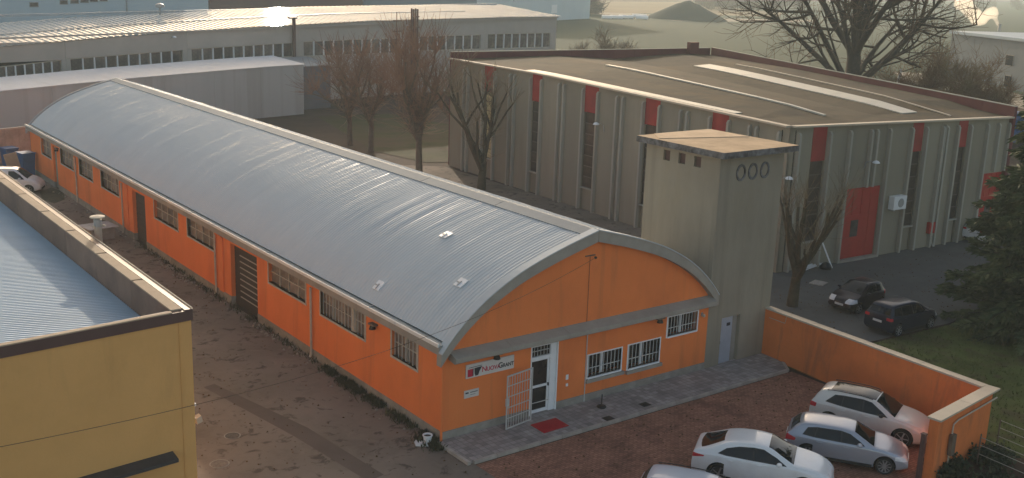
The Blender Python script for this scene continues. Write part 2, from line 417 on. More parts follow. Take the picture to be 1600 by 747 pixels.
def window(parent, loc, rot, w, h, cols, rows, depth=.16, fr=None, glass=None, border=.09, mull=.045, bars=0, sill=True, post=None, midbar=True, pieces=True):
    """a window seen from outside; local x along the wall, y inward, z up; (0,0,0) = lower corner of the opening"""
    fr = fr or m_frame; glass = glass or m_pane2
    f = B()
    e = .018
    f.box(-border, -e, -border, 0, depth + .04, h + .02); f.box(w, -e, -border, w + border, depth + .04, h + .02)
    f.box(0, -e, h - .03, w, depth + .04, h + .02)
    f.box(0, -e - (.05 if sill else 0), -border, w, depth + .04, 0)
    for i in range(1, cols):
        x = w * i / cols; f.box(x - mull / 2, depth - .05, 0, x + mull / 2, depth - .002, h - .03)
    for j in range(1, rows):
        z = h * j / rows; f.box(0, depth - .044, z - mull / 2, w, depth - .006, z + mull / 2)
    if post is not None:
        f.box(post - .11, depth - .09, 0, post + .11, depth - .004, h - .03)
    fo = f.obj('window', fr, parent, loc, rot)
    pw, ph = w / cols - mull, h / rows - mull
    pm_ = B().box(0, 0, 0, pw, .02, ph).mesh('pane', glass)
    for i in range(cols):
        for j in range(rows):
            link('pane', pm_, fo, (w * i / cols + mull / 2, depth, h * j / rows + mull / 2))
    if bars:
        b = B()
        for i in range(bars):
            x = w * (i + .5) / bars; b.box(x - .012, .05, .02, x + .012, .074, h - .04)
        if midbar:
            b.box(0, .042, h * .36, w, .05, h * .36 + .035)
        b.obj('security_bars', m_bar, fo)
    return fo

# ------------------------------------------------------------------ the orange hall
HL, HW = 60.3, 14.0
def smooth_interp(pts):
    xs = np.array([p[0] for p in pts]); zs = np.array([p[1] for p in pts])
    d = np.diff(zs) / np.diff(xs); m = np.zeros(len(xs)); m[0] = d[0]; m[-1] = d[-1]
    for i in range(1, len(xs) - 1):
        m[i] = 0 if d[i - 1] * d[i] <= 0 else 2 * d[i - 1] * d[i] / (d[i - 1] + d[i])
    def f(x):
        i = int(np.clip(np.searchsorted(xs, x) - 1, 0, len(xs) - 2)); h = xs[i + 1] - xs[i]; t = min(max((x - xs[i]) / h, 0), 1)
        return float((2 * t ** 3 - 3 * t * t + 1) * zs[i] + (t ** 3 - 2 * t * t + t) * h * m[i] + (-2 * t ** 3 + 3 * t * t) * zs[i + 1] + (t ** 3 - t * t) * h * m[i + 1])
    return f

_roofprof = smooth_interp([(-.6, 3.1), (0, 3.86), (.8, 4.66), (1.65, 5.30), (2.5, 5.79), (3.4, 6.21), (5.1, 6.79), (7.0, 7.31)])
def zs_(x):
    return _roofprof(x if x <= 7 else 14 - x)
hall = thing('factory_hall', 'long bright orange hall with arched grey metal roof and sign over its glass front door', 'building', (0, 0, 0))
RW = R(-90)                      # left wall: seen from the west
YL = HL                          # local x = YL - y
left_wins = [(56.9, 54.1, 2.1, 3.42, 3, 2), (51.4, 48.0, 2.22, 3.42, 4, 2), (46.6, 43.45, 2.22, 3.42, 4, 2), (41.5, 37.75, 2.25, 3.42, 4, 2),
             (31.1, 27.2, 2.27, 3.42, 4, 2), (25.7, 21.9, 2.34, 3.42, 4, 2), (15.1, 11.2, 2.37, 3.42, 4, 2), (9.73, 5.8, 2.29, 3.42, 4, 2), (3.65, 1.78, 2.3, 3.42, 2, 2)]
ops = [(YL - a, YL - b, z0, z1) for a, b, z0, z1, _, _ in left_wins]
doors_l = [(53.6, 52.5, 0.0, 3.2), (35.1, 32.75, 0.0, 3.2), (19.7, 16.45, 0.0, 3.25)]
ops += [(YL - a, YL - b, z0, z1) for a, b, z0, z1 in doors_l]
PT = 0.42
wall('wall', hall, (0, YL, 0), RW, HL, PT, 3.60, ops, .3, m_orange)
wall('plinth', hall, (-.025, YL, 0), RW, HL + .025, -.05, PT, [(a, b, -1, 9) for a, b, z0, z1 in ops if z0 < .2], .325, m_plinth)
for i, (a, b, z0, z1, c, r) in enumerate(left_wins):
    window(hall, (0, a, z0), RW, a - b, z1 - z0, c, r, bars=14 if i == 7 else (7 if i == 8 else 0), midbar=False, post=(a - 7.0) if i == 7 else None, sill=False)
# doors of the long side
B().box(0, .16, 0, 1.1, .2, 3.2).box(.1, .15, 1.0, 1.0, .16, 1.9).obj('side_door', pm('green_door', (.22, .28, .22), .7), hall, (0, 53.6, 0), RW)
def shutter(y0, y1, h, slats):
    wd = y0 - y1
    sh = B().box(0, .24, 0, wd, .27, h).obj('shutter_door', m_dark, hall, (0, y0, 0), RW)
    nb = 9
    pl = B().box(0.02, .215, 0, wd - .02, .239, h / nb - .03).mesh('shutter_board', m_dark)
    for k in range(nb):
        link('shutter_board', pl, sh, (0, 0, k * h / nb + .015))
    if slats:
        sl = B().box(wd * .22, .18, 0, wd - .03, .214, .045).mesh('shutter_slat', m_slat)
        for k in range(8):
            link('shutter_slat', sl, sh, (0, 0, .55 + k * .31))
shutter(35.1, 32.75, 3.2, False)
shutter(19.7, 16.45, 3.25, True)
# piers beside the doors
for y in (36.2, 20.9):
    B().box(-.06, y - .28, PT - .02, -.001, y + .28, 3.33).obj('pier', m_orange, hall)
# downpipes
for y in (47.2, 36.9, 21.55, 10.5):
    B().tube([(-.10, y, 3.3), (-.10, y, .25), (-.16, y, .08)], .055, 8).obj('downpipe', m_frame, hall)
B().tube([(-.07, -.07, 3.25), (-.07, -.07, .1)], .05, 8).obj('downpipe', m_orange, hall)
# far gable, right wall
rp = [(x, zs_(x) - .12) for x in np.linspace(0, 14, 41)]
B().prism([(0, 0)] + rp + [(14, 0)], 'y', HL - .3, HL).obj('rear_gable', m_orange, hall)
B().box(13.7, .3, 0, 14, HL - .3, 3.34).obj('side_wall', m_orange, hall)
# front wall
fw = [(7.05, 8.87, 1.12, 2.10), (9.27, 11.08, 1.05, 2.12), (11.5, 13.3, 2.08, 2.97), (4.08, 5.45, 0.0, 2.98)]
wall('front_wall', hall, (.301, 0, 0), 0, 13.69, PT, 3.34, [(a - .301, b - .301, c, d) for a, b, c, d in fw], .3, m_orange)
wall('front_plinth', hall, (.302, -.022, 0), 0, 13.69, 0.05, PT, [(4.08 - .302, 5.45 - .302, -1, 9)], .32, m_plinth)
gp = [(x, zs_(x) - .22) for x in np.linspace(0.02, 13.98, 49)]
B().prism([(.302, 3.345)] + [q for q in gp if q[0] > .31 and q[0] < 13.98] + [(13.98, 3.345)], 'y', 0.002, .3).obj('gable', m_orange, hall)
for (a, b, z0, z1), c in zip(fw[:2], (2, 2)):
    wn = window(hall, (a, 0, z0), 0, b - a, z1 - z0, c, 1, depth=.22, fr=m_white, glass=m_pane, border=.06, mull=.09, bars=9, sill=True)
    B().box(-.12, -.14, -.20, b - a + .12, .05, -.065).obj('sill', m_conc, wn)
a, b, z0, z1 = fw[2]
window(hall, (a, 0, z0), 0, b - a, z1 - z0, 2, 1, depth=.18, fr=m_white, glass=m_pane, border=.07, mull=.12, bars=10)
# entrance
ent = B().box(0, -.015, .1, .05, .26, 2.98).box(1.32, -.015, .1, 1.37, .26, 2.98).box(1.03, .06, .1, 1.319, .16, 2.94).box(.05, .05, 2.38, 1.03, .2, 2.50).box(.05, .04, 2.93, 1.32, .22, 2.98).obj('entrance_frame', m_white, hall, (4.08, 0, 0))
for k in range(6):
    B().box(.08 + k * .16, .10, 2.5, .10 + k * .16, .115, 2.93).obj('transom_bar', m_bar, ent)
B().box(.05, .14, 2.5, 1.03, .17, 2.93).obj('transom_pane', m_pane, ent)
B().box(.05, .08, .55, 1.03, .1, .58).box(.05, .12, 2.70, 1.03, .14, 2.73).obj('crossbar', m_bar, ent)
dr = B().box(.05, .12, .12, .13, .18, 2.38).box(.95, .12, .12, 1.03, .18, 2.38).box(.13, .12, .12, .95, .18, .25).box(.13, .12, 1.18, .95, .18, 1.28).box(.13, .12, 2.3, .95, .18, 2.38).obj('glass_door', m_white, ent)
B().box(.13, .145, .25, .95, .16, 1.18).obj('pane', m_pane, dr); B().box(.13, .145, 1.28, .95, .16, 2.3).obj('pane', m_pane, dr)
B().box(.97, .05, 1.18, 1.01, .119, 1.30).obj('handle', m_black, dr)
# steel grille swung open against the wall
gt = B()
gw, gh = 1.42, 2.18
gt.box(0, 0, 0, .05, .04, gh).box(gw - .05, 0, 0, gw, .04, gh).box(.05, 0, 0, gw - .05, .04, .05).box(.05, 0, gh - .05, gw - .05, .04, gh)
for k in range(1, 10):
    x = k * gw / 10; gt.box(x - .009, .01, .05, x + .009, .028, gh - .05)
for k in range(1, 5):
    z = k * gh / 5; gt.box(.05, .005, z - .012, gw - .05, .033, z + .012)
gto = gt.obj('open_grille', m_bar, hall, (2.53, -.60, .13), R(9.5))
B().box(-.02, -.02, .95, .12, .06, 1.25).obj('lock_box', m_bar, gto)
# cornice over the front
seg = 5
for k in range(seg):
    x0 = -.02 + k * 14.04 / seg; x1 = -.02 + (k + 1) * 14.04 / seg - .012
    z = [(.001, 3.56), (-.50, 3.40), (-.50, 3.22), (-.42, 3.17), (.001, 3.24)]
    if k == 0: x0 += .25
    B().prism([(p[0], p[1]) for p in z], 'x', x0, x1).obj('cornice_segment', m_conc, hall)
# eaves: concrete band, gutter floor, white lip segments
B().box(-.27, -.10, 3.52, -.001, HL + .1, 3.84).obj('eaves_band', m_conc, hall)
B().box(-.26, -.09, 3.845, .12, HL + .1, 3.87).obj('gutter_floor', m_gutin, hall)
gl = B().box(0, 0, 0, .07, 3.0, .13).mesh('gutter_lip', m_gutter)
for k in range(20):
    link('gutter_lip', gl, hall, (-.315, -.10 + k * 3.03, 3.82))
for k in range(6):
    B().box(-.245, 5.2 + k * 9.7, 3.88, .06, 5.26 + k * 9.7, 3.91).obj('gutter_strap', m_grey, hall)
B().box(14.003, 4.7, 3.52, 14.27, HL, 3.84).obj('eaves_band', m_conc, hall)
# corrugated roof sheet
def roof_sheet():
    pitch = .20; ny = int((HL - .2) / pitch); xs = np.concatenate([np.linspace(.06, 7, 22), np.linspace(7, 13.94, 22)[1:]])
    z = np.array([zs_(x) for x in xs])
    dz = np.gradient(z, xs); nx = -dz / np.sqrt(1 + dz * dz); nz = 1 / np.sqrt(1 + dz * dz)
    offs = [(0, 0), (.10, 0), (.125, .016), (.175, .016)]
    ys = []; hs = []
    for k in range(ny):
        for a, h in offs:
            ys.append(k * pitch + a - .02); hs.append(h)
    ys = np.array(ys); hs = np.array(hs); n = len(xs); m = len(ys)
    # the light sheets are slightly buckled between their fixings, most towards the street end
    fade = np.clip((27 - ys) / 16, .0, 1)
    bk = fade * (.009 * np.sin(ys * 3.1 + np.sin(ys * .7) * 2) + .005 * np.sin(ys * 8.3 + 1.3 * np.sin(ys * 2.1)))
    H = hs[:, None] + bk[:, None] * (.55 + .45 * np.sin(xs[None] * 1.1 + ys[:, None] * .37))
    V = np.zeros((m, n, 3)); V[:, :, 0] = xs[None] + nx[None] * H; V[:, :, 1] = ys[:, None]; V[:, :, 2] = z[None] + nz[None] * H
    idx = np.arange(m * n).reshape(m, n)
    F = np.stack([idx[:-1, :-1], idx[:-1, 1:], idx[1:, 1:], idx[1:, :-1]], -1).reshape(-1, 4)
    me = bpy.data.meshes.new('roof'); me.from_pydata(V.reshape(-1, 3).tolist(), [], F.tolist()); me.materials.append(m_roof)
    me.polygons.foreach_set('use_smooth', [True] * len(me.polygons)); me.set_sharp_from_angle(angle=R(20)); me.update()
    return me
roof = link('roof', roof_sheet(), hall)
# ridge cap pieces
for k in range(10):
    y0 = -.05 + k * 6.03; y1 = y0 + 5.99
    pz = [(x, zs_(x) + .05) for x in (6.45, 6.75, 7.0, 7.25, 7.55)]
    B().prism(pz + [(x, zz - .05) for x, zz in reversed(pz)], 'y', y0, y1).obj('ridge_cap', m_ridge, roof)
# verge flashing and arched fascia at the front
def arc_band(x0, x1, y0, y1, up, dn, n=24):
    xs = np.linspace(x0, x1, n)
    return [(x, zs_(x) + up) for x in xs] + [(x, zs_(x) + dn) for x in reversed(xs)]
for x0, x1 in ((-.28, 6.99), (7.01, 14.28)):
    B().prism(arc_band(x0, x1, 0, 0, .05, -.40), 'y', -.30, -.001).obj('arched_fascia', m_conc, hall)
    B().prism(arc_band(x0 + .02, x1 - .02, 0, 0, .10, .055), 'y', -.33, .06).obj('verge_flashing', m_verge, hall)
    B().prism(arc_band(x0, x1, 0, 0, .06, -.35), 'y', HL + .001, HL + .15).obj('rear_verge', m_flash, hall)
# three white anchor plates on the roof
def roofhit(u, v):
    r = ray(u, v); t = 20.0
    for _ in range(4000):
        p = CP + r * t
        if 0 < p.x < 7.2 and p.z < zs_(p.x) + .04: return p
        t += .02
for uv in ((697, 367), (592, 446), (720, 442)):
    p = roofhit(*uv); s = (zs_(p.x + .1) - zs_(p.x - .1)) / .2
    pl = B().box(-.22, -.24, -.01, .22, .24, .025).obj('anchor_plate', m_white, hall)
    pl.location = p; pl.rotation_euler = (0, -math.atan(s), 0)
    B().box(-.20, -.03, .0255, .06, .02, .05).box(-.05, .02, .0255, .0, .20, .05).obj('bracket', m_grey, pl)
# conduit on the gable, pipe, bell plates
B().tube([(6.85, -.02, 6.28), (6.85, -.02, 3.56)], .014, 6).obj('conduit', pm('painted_conduit', (.40, .13, .05), .7, .2, 3), hall)
B().box(6.6, -.045, 6.29, 7.1, -.005, 6.33).obj('cable_bracket', m_bark, hall)
B().tube([(6.92, -.03, 3.1), (6.92, -.03, .11)], .022, 6).obj('conduit', m_bar, hall)
B().box(5.9, -.03, 1.27, 6.02, -.002, 1.48).obj('bell_plate', m_white, hall)
B().box(5.92, -.03, .98, 6.02, -.002, 1.10).obj('bell_plate', m_white, hall)
# lamps under eaves and cornice
def bulkhead(x, y, z, rot, lab):
    t = thing('wall_lamp', lab, 'lamp', (x, y, z), rot, 'lamps on the orange hall')
    B().box(-.22, -.22, -.02, .22, 0.0, .04).obj('bracket', m_bark, t)
    B().lathe([(.03, -.2), (.14, -.18), (.10, -.05), (.05, -.02)], 12, (0, -.14, 0)).obj('lamp_shade', m_bark2, t)
bulkhead(0, 4.95, 3.2, RW, 'small dark lamp under the eaves between the two nearest barred windows of the long side')
bulkhead(0, 52.0, 3.2, RW, 'small dark lamp under the eaves beside the green door at the far end')
bulkhead(2.2, -.18, 3.16, 0, 'small dark lamp under the cornice right above the company sign')
bulkhead(10.7, -.18, 3.12, 0, 'small dark lamp under the cornice above the second white barred window')
t = thing('bulb_lamp', 'little bare pale bulb lamp at the right end of the orange front', 'lamp', (13.58, 0, 2.72))
B().box(-.05, -.03, -.05, .05, 0, .1).obj('holder', m_grey, t); B().lathe([(.02, -.1), (.07, -.06), (.07, .02), (.02, .06)], 10, (.02, -.1, 0)).obj('bulb', m_coping, t)

# ------------------------------------------------------------------ sign and small plate
def text_mesh(name, body, size, mat, ext=.004, bold=0.0, shear=0.0):
    cu = bpy.data.curves.new(name, 'FONT'); cu.body = body; cu.size = size; cu.extrude = ext; cu.offset = bold; cu.shear = shear
    o = bpy.data.objects.new(name, cu); COL.objects.link(o)
    dg = bpy.context.evaluated_depsgraph_get(); me = bpy.data.meshes.new_from_object(o.evaluated_get(dg))
    bpy.data.objects.remove(o); me.materials.clear(); me.materials.append(mat)
    return me
def put_text(parent, name, body, size, mat, x, z, y=-.045, bold=.004, sx=1.0):
    o = link(name, text_mesh(name, body, size, mat, .003, bold), parent, (x, y, z)); o.rotation_euler = (R(90), 0, 0); o.scale = (sx, 1, 1)
    return o
m_ink = pm('dark_ink', (.03, .03, .035), .6, .05, 5)
m_signred = pm('sign_red', (.50, .02, .05), .5, .05, 5)
m_signbg = pm('sign_white', (.62, .57, .52), .5, .05, 2)
sg = thing('company_sign', 'white sign with red and black NUOVA GRANT lettering left of the entrance', 'sign', (1.0, -.01, 2.33))
B().box(0, -.04, 0, 2.22, 0, .54).obj('panel', m_signbg, sg)
B().box(.07, -.047, .05, .29, -.041, .35).obj('red_block', m_signred, sg)
B().prism([(.29, .35), (.33, .36), (.33, .06), (.29, .06)], 'y', -.047, -.041).prism([(.37, .36), (.72, .38), (.60, .20), (.55, .06), (.42, .05), (.38, .16)], 'y', -.047, -.041).prism([(.12, .40), (.72, .41), (.72, .43), (.12, .42)], 'y', -.047, -.041).obj('emblem', m_ink, sg)
put_text(sg, 'lettering', 'N', .30, m_signred, .71, .14); put_text(sg, 'lettering', 'UOVA', .23, m_signred, .93, .14)
put_text(sg, 'lettering', 'G', .30, m_ink, 1.47, .14, bold=.008); put_text(sg, 'lettering', 'RANT', .21, m_ink, 1.69, .14, bold=.006, sx=.92)
pt = thing('wall_plate', 'small pale plate with faint dark writing below the company sign', 'sign', (.95, -.01, 1.55))
B().box(0, -.03, 0, .66, 0, .30).obj('panel', m_signbg, pt)
B().box(.05, -.034, .17, .19, -.031, .23).box(.26, -.034, .19, .60, -.031, .22).box(.26, -.034, .10, .5, -.031, .115).obj('print', m_ink, pt)

# ------------------------------------------------------------------ transformer tower
tw = thing('transformer_tower', 'tall plain grey tower with flat overhanging slab roof beside the orange hall', 'tower', (14.0, 0, 0))
TW, TD, TH = 4.15, 4.55, 9.72
tb = B()
wall('wall', tw, (0, 0, 0), 0, TW, 0, TH, [(.92, 2.14, 0, 2.32)], .25, m_tower)
wall('wall', tw, (.0, TD, 0), RW, TD - .25, 0, TH, [(TD - 3.45 + k * .95, TD - 3.45 + k * .95 + .42, 9.05, 9.52) for k in range(3)], .25, m_tower)
B().box(TW - .25, .25, 0, TW, TD, TH).box(.25, TD - .25, 0, TW - .25, TD, TH).obj('wall', m_tower, tw)
for k in range(3):
    B().box(.12, 3.03 - k * .95, 9.05, .2, 3.45 - k * .95, 9.52).obj('vent', m_brownmetal, tw)
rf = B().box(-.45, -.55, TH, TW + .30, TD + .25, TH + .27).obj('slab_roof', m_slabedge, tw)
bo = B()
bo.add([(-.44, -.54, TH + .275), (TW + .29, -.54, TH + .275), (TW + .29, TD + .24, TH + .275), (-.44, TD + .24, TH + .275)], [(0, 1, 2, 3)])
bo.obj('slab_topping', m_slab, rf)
B().hexa([(-.2, 3.6, TH + .279), (.6, 4.75, TH + .279), (TW + .1, 4.75, TH + .279), (TW + .1, 2.2, TH + .279)], [(-.2, 3.6, TH + .30), (.6, 4.75, TH + .30), (TW + .1, 4.75, TH + .30), (TW + .1, 2.2, TH + .30)]).obj('felt_patch', pm('pale_felt', (.56, .42, .28), .95, .12, 1), rf)
for k in range(3):
    rg = B(); th = np.linspace(0, 2 * math.pi, 21)
    vs = []; fs = []
    for a in th[:-1]:
        for r, y in ((.30, -.002), (.30, -.05), (.22, -.05), (.22, -.002)):
            vs.append((1.32 + k * .78 + r * math.cos(a), y, 8.92 + r * 1.25 * math.sin(a)))
    for i in range(20):
        j = (i + 1) % 20
        for q in range(4): fs.append((i * 4 + q, j * 4 + q, j * 4 + (q + 1) % 4, i * 4 + (q + 1) % 4))
    rg.add(vs, fs); rg.obj('insulator_ring', m_slabedge, tw, smooth='auto')
dm = pm('steel_blue_door', (.42, .46, .52), .45, .08, 2, metal=.3)
dd = B().box(.94, .10, .05, 1.75, .14, 2.28).obj('steel_door', dm, tw)
B().box(1.76, .16, .05, 2.12, .2, 2.28).obj('door_reveal', m_plinth, tw)
B().box(1.38, .095, 1.85, 1.62, .099, 2.0).obj('warning_plate', m_ink, dd); B().box(.97, .07, 1.05, 1.02, .099, 1.2).obj('handle', m_black, dd)

# ------------------------------------------------------------------ orange boundary wall with coping
bw = thing('boundary_wall', 'orange brown boundary wall with pale coping around the parked cars', 'wall', (0, 0, 0))
WPTS = [(18.05, .05), (17.45, -11.35), (12.9, -11.85)]
BH = 2.28; TK = .34
def wrun(p, q, name, mat, z0, z1, th, off=0.0, shift=0.0):
    p = Vector((*p, 0)); q = Vector((*q, 0)); d = (q - p).normalized(); n_ = Vector((-d.y, d.x, 0))
    a = n_ * (th / 2 + off); b_ = -n_ * (th / 2 + off); p = p - d * shift; q = q + d * shift
    bb = B().hexa([(p + b_ + Vector((0, 0, z0))), (p + a + Vector((0, 0, z0))), (q + a + Vector((0, 0, z0))), (q + b_ + Vector((0, 0, z0)))],
                  [(p + b_ + Vector((0, 0, z1))), (p + a + Vector((0, 0, z1))), (q + a + Vector((0, 0, z1))), (q + b_ + Vector((0, 0, z1)))])
    return bb.obj(name, mat, bw)
wrun(WPTS[0], WPTS[1], 'wall', m_orange2, -.1, BH, TK)
wrun((17.27, -11.37), WPTS[2], 'wall', m_orange2, -.1, BH - .002, TK)
def coprun(p, q, n_, w_, nm):
    p = Vector((*p, 0)); q = Vector((*q, 0)); d = q - p
    for k in range(n_):
        a = p + d * (k / n_); b_ = p + d * ((k + 1) / n_) - d.normalized() * .012
        wrun(a.xy, b_.xy, nm, m_coping, BH + .003, BH + .075 + .004 * (k % 2), w_)
coprun((18.05, .0), (17.46, -11.1), 8, .39, 'coping_stone')
coprun((17.68, -11.33), (12.85, -11.86), 4, .50, 'coping_stone')
B().tube([(17.83, -.3, 1.95), (17.78, -1.25, 1.95), (17.78, -1.3, 2.25)], .014, 5).obj('cable', m_coping, bw)
B().tube([(17.55, -11.58, 2.02), (14.35, -11.93, 1.98), (14.0, -11.97, 1.9), (13.93, -11.98, .1)], .03, 6).obj('pipe', m_coping, bw)
B().box(13.85, -12.1, .75, 14.1, -11.96, 1.55).obj('meter_box', m_bark, bw)
gp_ = thing('gate_post', 'dark rusty steel gate post at the left end of the orange boundary wall', 'post', (12.62, -11.7, 0))
B().box(-.07, -.07, 0, .07, .07, 1.75).obj('post', m_brownmetal, gp_); B().box(-.09, -.09, 1.75, .09, .09, 1.79).obj('cap', m_brownmetal, gp_)

# ------------------------------------------------------------------ yellow building at the left
yb = thing('yellow_building', 'ochre yellow building with brown parapet and corrugated roof at the lower left', 'building', (-8.8, 1.35, 0))
YH = 6.3; YLN = 41.0; ysl = .096
def yf(x): return x * ysl                      # local y of the front face at local x (x<0)
XW = -16.0
B().prism([(XW, yf(XW)), (0, 0), (0, .3), (XW, yf(XW) + .3)], 'z', -.1, YH - .38).obj('front_wall', m_yellow, yb)
B().box(-.3, .3, -.1, 0, YLN, YH - .38).obj('side_wall', m_yellow, yb)
B().box(XW, YLN - .3, -.1, -.3, YLN, YH - .38).obj('rear_wall', m_yellow, yb)
B().prism([(XW, yf(XW) - .05), (.05, -.045), (.05, .28), (XW, yf(XW) + .28)], 'z', YH - .37, YH - .03).obj('brown_fascia', m_brownmetal, yb)
B().prism([(0.05, .285), (.05, YLN), (-.1, YLN), (-.1, .285)], 'z', YH - .37, YH - .03).obj('brown_fascia', m_brownmetal, yb)
fx = [-15.9, -11.8, -7.0, -.62]
for a, b_ in zip(fx[:-1], fx[1:]):
    B().prism([(a, yf(a) - .07), (b_ - .02, yf(b_) - .07), (b_ - .02, yf(b_) + .12), (a, yf(a) + .12)], 'z', YH - .025, YH + .015).obj('front_coping', m_ycoping, yb)
ycuts = [.0, 3.9, 8.0, 12.1, 16.1, 20.2, 24.3, 28.4, 32.5, 36.6, 40.9]
for a, b_ in zip(ycuts[:-1], ycuts[1:]):
    B().box(-.60, a + .12, YH - .025, -.24, b_ - .03, YH + .02).obj('coping_segment', m_ycoping, yb)
    B().box(-.57, a + .3, YH - 1.15, -.305, b_ + .28 - .015, YH - .035).obj('parapet_panel', m_para, yb)
B().box(-.20, -.03, YH - .025, .06, YLN, YH + .0).obj('edge_flashing', m_brownmetal, yb)
B().tube([(.05, .0, YH + .02), (.05, YLN, YH + .02)], .018, 5).obj('edge_rail', m_coping, yb)
def ysheet():
    pitch = .2; offs = [(0, 0), (.06, .0), (.10, .035), (.16, .035)]
    ys = []; hs = []
    for k in range(int((YLN - .7) / pitch)):
        for a, h in offs: ys.append(.32 + k * pitch + a); hs.append(h)
    V = []; F = []
    for y, h in zip(ys, hs):
        V += [(-.60, y, YH - 1.08 + h), (XW, y, YH - 1.08 + h + .10 * 15)]
    for i in range(len(ys) - 1):
        F.append((2 * i, 2 * i + 2, 2 * i + 3, 2 * i + 1))
    me = bpy.data.meshes.new('corrugated_roof'); me.from_pydata(V, [], F); me.materials.append(m_bluroof)
    bm = bmesh.new(); bm.from_mesh(me)
    for f in bm.faces:
        if f.normal.z < 0: f.normal_flip()
    bm.to_mesh(me); bm.free(); return me
link('corrugated_roof', ysheet(), yb)
p = Plane((-8.8, 1.35, 0), math.atan(ysl))
cx_, cz_ = p.at(282, 716, -.55)
cn = B().hexa([(-7.2, yf(-7.2) - .55, cz_ - .12), (cx_, yf(cx_) - .55, cz_ - .12), (cx_, yf(cx_) - .002, cz_ - .12), (-7.2, yf(-7.2) - .002, cz_ - .12)],
              [(-7.2, yf(-7.2) - .55, cz_ - .01), (cx_, yf(cx_) - .55, cz_ - .01), (cx_, yf(cx_) - .002, cz_ + .05), (-7.2, yf(-7.2) - .002, cz_ + .05)]).obj('door_canopy', m_slate, yb)
B().tube([(-.42, yf(-.42) - .02, 5.9), (-.42, yf(-.42) - .02, .1)], .02, 5).obj('conduit', m_yellow, yb)
fl = thing('flue_pipe', 'steel flue pipe with round cap rising beside the brown parapet', 'chimney', (-8.42, 12.5, 4.6))
B().tube([(0, 0, 0), (0, 0, 2.0)], .145, 14).obj('pipe', pm('flue_steel', (.40, .36, .31), .4, .15, 2, metal=.6), fl, smooth='auto')
B().lathe([(.16, 2.0), (.16, 2.28), (.10, 2.34)], 14).obj('collar', m_grey, fl, smooth='auto'); B().lathe([(.05, 2.34), (.30, 2.38), (.29, 2.42), (.02, 2.46)], 16).obj('cap', m_coping, fl, smooth='auto')
for cx2, cr in ((.19, .07), (-.2, .06)): B().lathe([(.0, -.05), (cr, -.02), (cr, .03), (.0, .06)], 8, (cx2, -.1, 2.03)).obj('clamp', m_coping, fl)

# ------------------------------------------------------------------ grey precast warehouse
WO = Vector((29.94, 9.19, 0)); WA = -.0588
wh = thing('warehouse', 'large grey precast concrete warehouse with red panels, red doors and dark flat roof', 'building', WO, WA)
WF = 22.0; WL = 39.2
def eL(y): return 8.9 + (9.5 - 8.9) * min(1, y / 25.0)        # left eaves height
def eF(x): return 8.9 - .42 * x / 21.9
BRp = (33.0, 41.5)                                             # far right corner
# left side: facing west, local x = WL - y
LP = dict(parent=wh, loc=(0, WL, 0), rot=RW)
wins_l = [(25.2, 26.5), (18.1, 19.7), (11.4, 12.9), (4.95, 6.4), (31.9, 33.55)]
def prow(y0, y1, z0, z1, th, name, mat, yin=0.0, par=wh):
    """piece on the left side between y0 and y1 (z1 may follow the eaves)"""
    za, zb = (z1(y0), z1(y1)) if callable(z1) else (z1, z1)
    return B().hexa([(-th + yin, y0, z0), (-th + yin, y1, z0), (yin, y1, z0), (yin, y0, z0)], [(-th + yin, y0, za), (-th + yin, y1, zb), (yin, y1, zb), (yin, y0, za)]).obj(name, mat, par)
edges = sorted([e for w_ in wins_l for e in w_])
segs = [(0.0, 4.95), (6.4, 11.4), (12.9, 18.1), (19.7, 25.2), (26.5, 31.9), (33.55, WL)]
for a, b_ in segs:
    m_ = (a + b_) / 2
    prow(a, m_ - .01, -.1, lambda y: eL(y) - .10, .22, 'wall_panel', m_pre, .22); prow(m_ + .01, b_, -.1, lambda y: eL(y) - .10, .22, 'wall_panel', m_pre, .22)
    for y in ([.66, 2.46, 3.04, 4.83] if a == 0 else [a + .09, m_ - .33, m_ + .33, b_ - .10]):
        if y > WL - .3: continue
        b = B(); z1 = eL(y) - .42
        b.prism([(.22, -.05), (-.26, -.05), (-.26, z1 - .16), (-.16, z1), (.22, z1)], 'y', y - .085, y + .085)
        b.obj('pilaster', m_rib, wh)
for a, b_ in wins_l:
    prow(a + .01, b_ - .01, -.1, 1.62, .12, 'spandrel_panel', m_pre, .26)
    prow(a + .01, b_ - .01, 7.28, lambda y: eL(y) - .10, .08, 'red_panel', m_redpanel, .07)
    fr = prow(a + .01, b_ - .01, 1.62, 1.70, .34, 'window', m_rib, .20)
    nr = 7; h = (7.27 - 1.72) / nr
    bar = B().box(.06, a + .01, -.05, .12, b_ - .01, 0).mesh('glazing_bar', m_bar2); pan = B().box(0, 0, 0, .03, b_ - a - .1, h - .05).mesh('pane', pm('painted_reflection_pane', (.50, .42, .22), .3, .3, 1, spec=.6) if a > 31 else m_pane3)  # farthest window: yellow reflection painted into the pane colour
    for k in range(nr):
        link('glazing_bar', bar, fr, (0, 0, 1.72 + k * h))
        link('pane', pan, fr, (.09, a + .05, 1.72 + k * h + .004))
prow(.0, WL, 0, lambda y: eL(y) - .3, .1, 'black_interior_sheet', m_liner, .6)  # black sheet stands in for the unlit interior behind the side windows
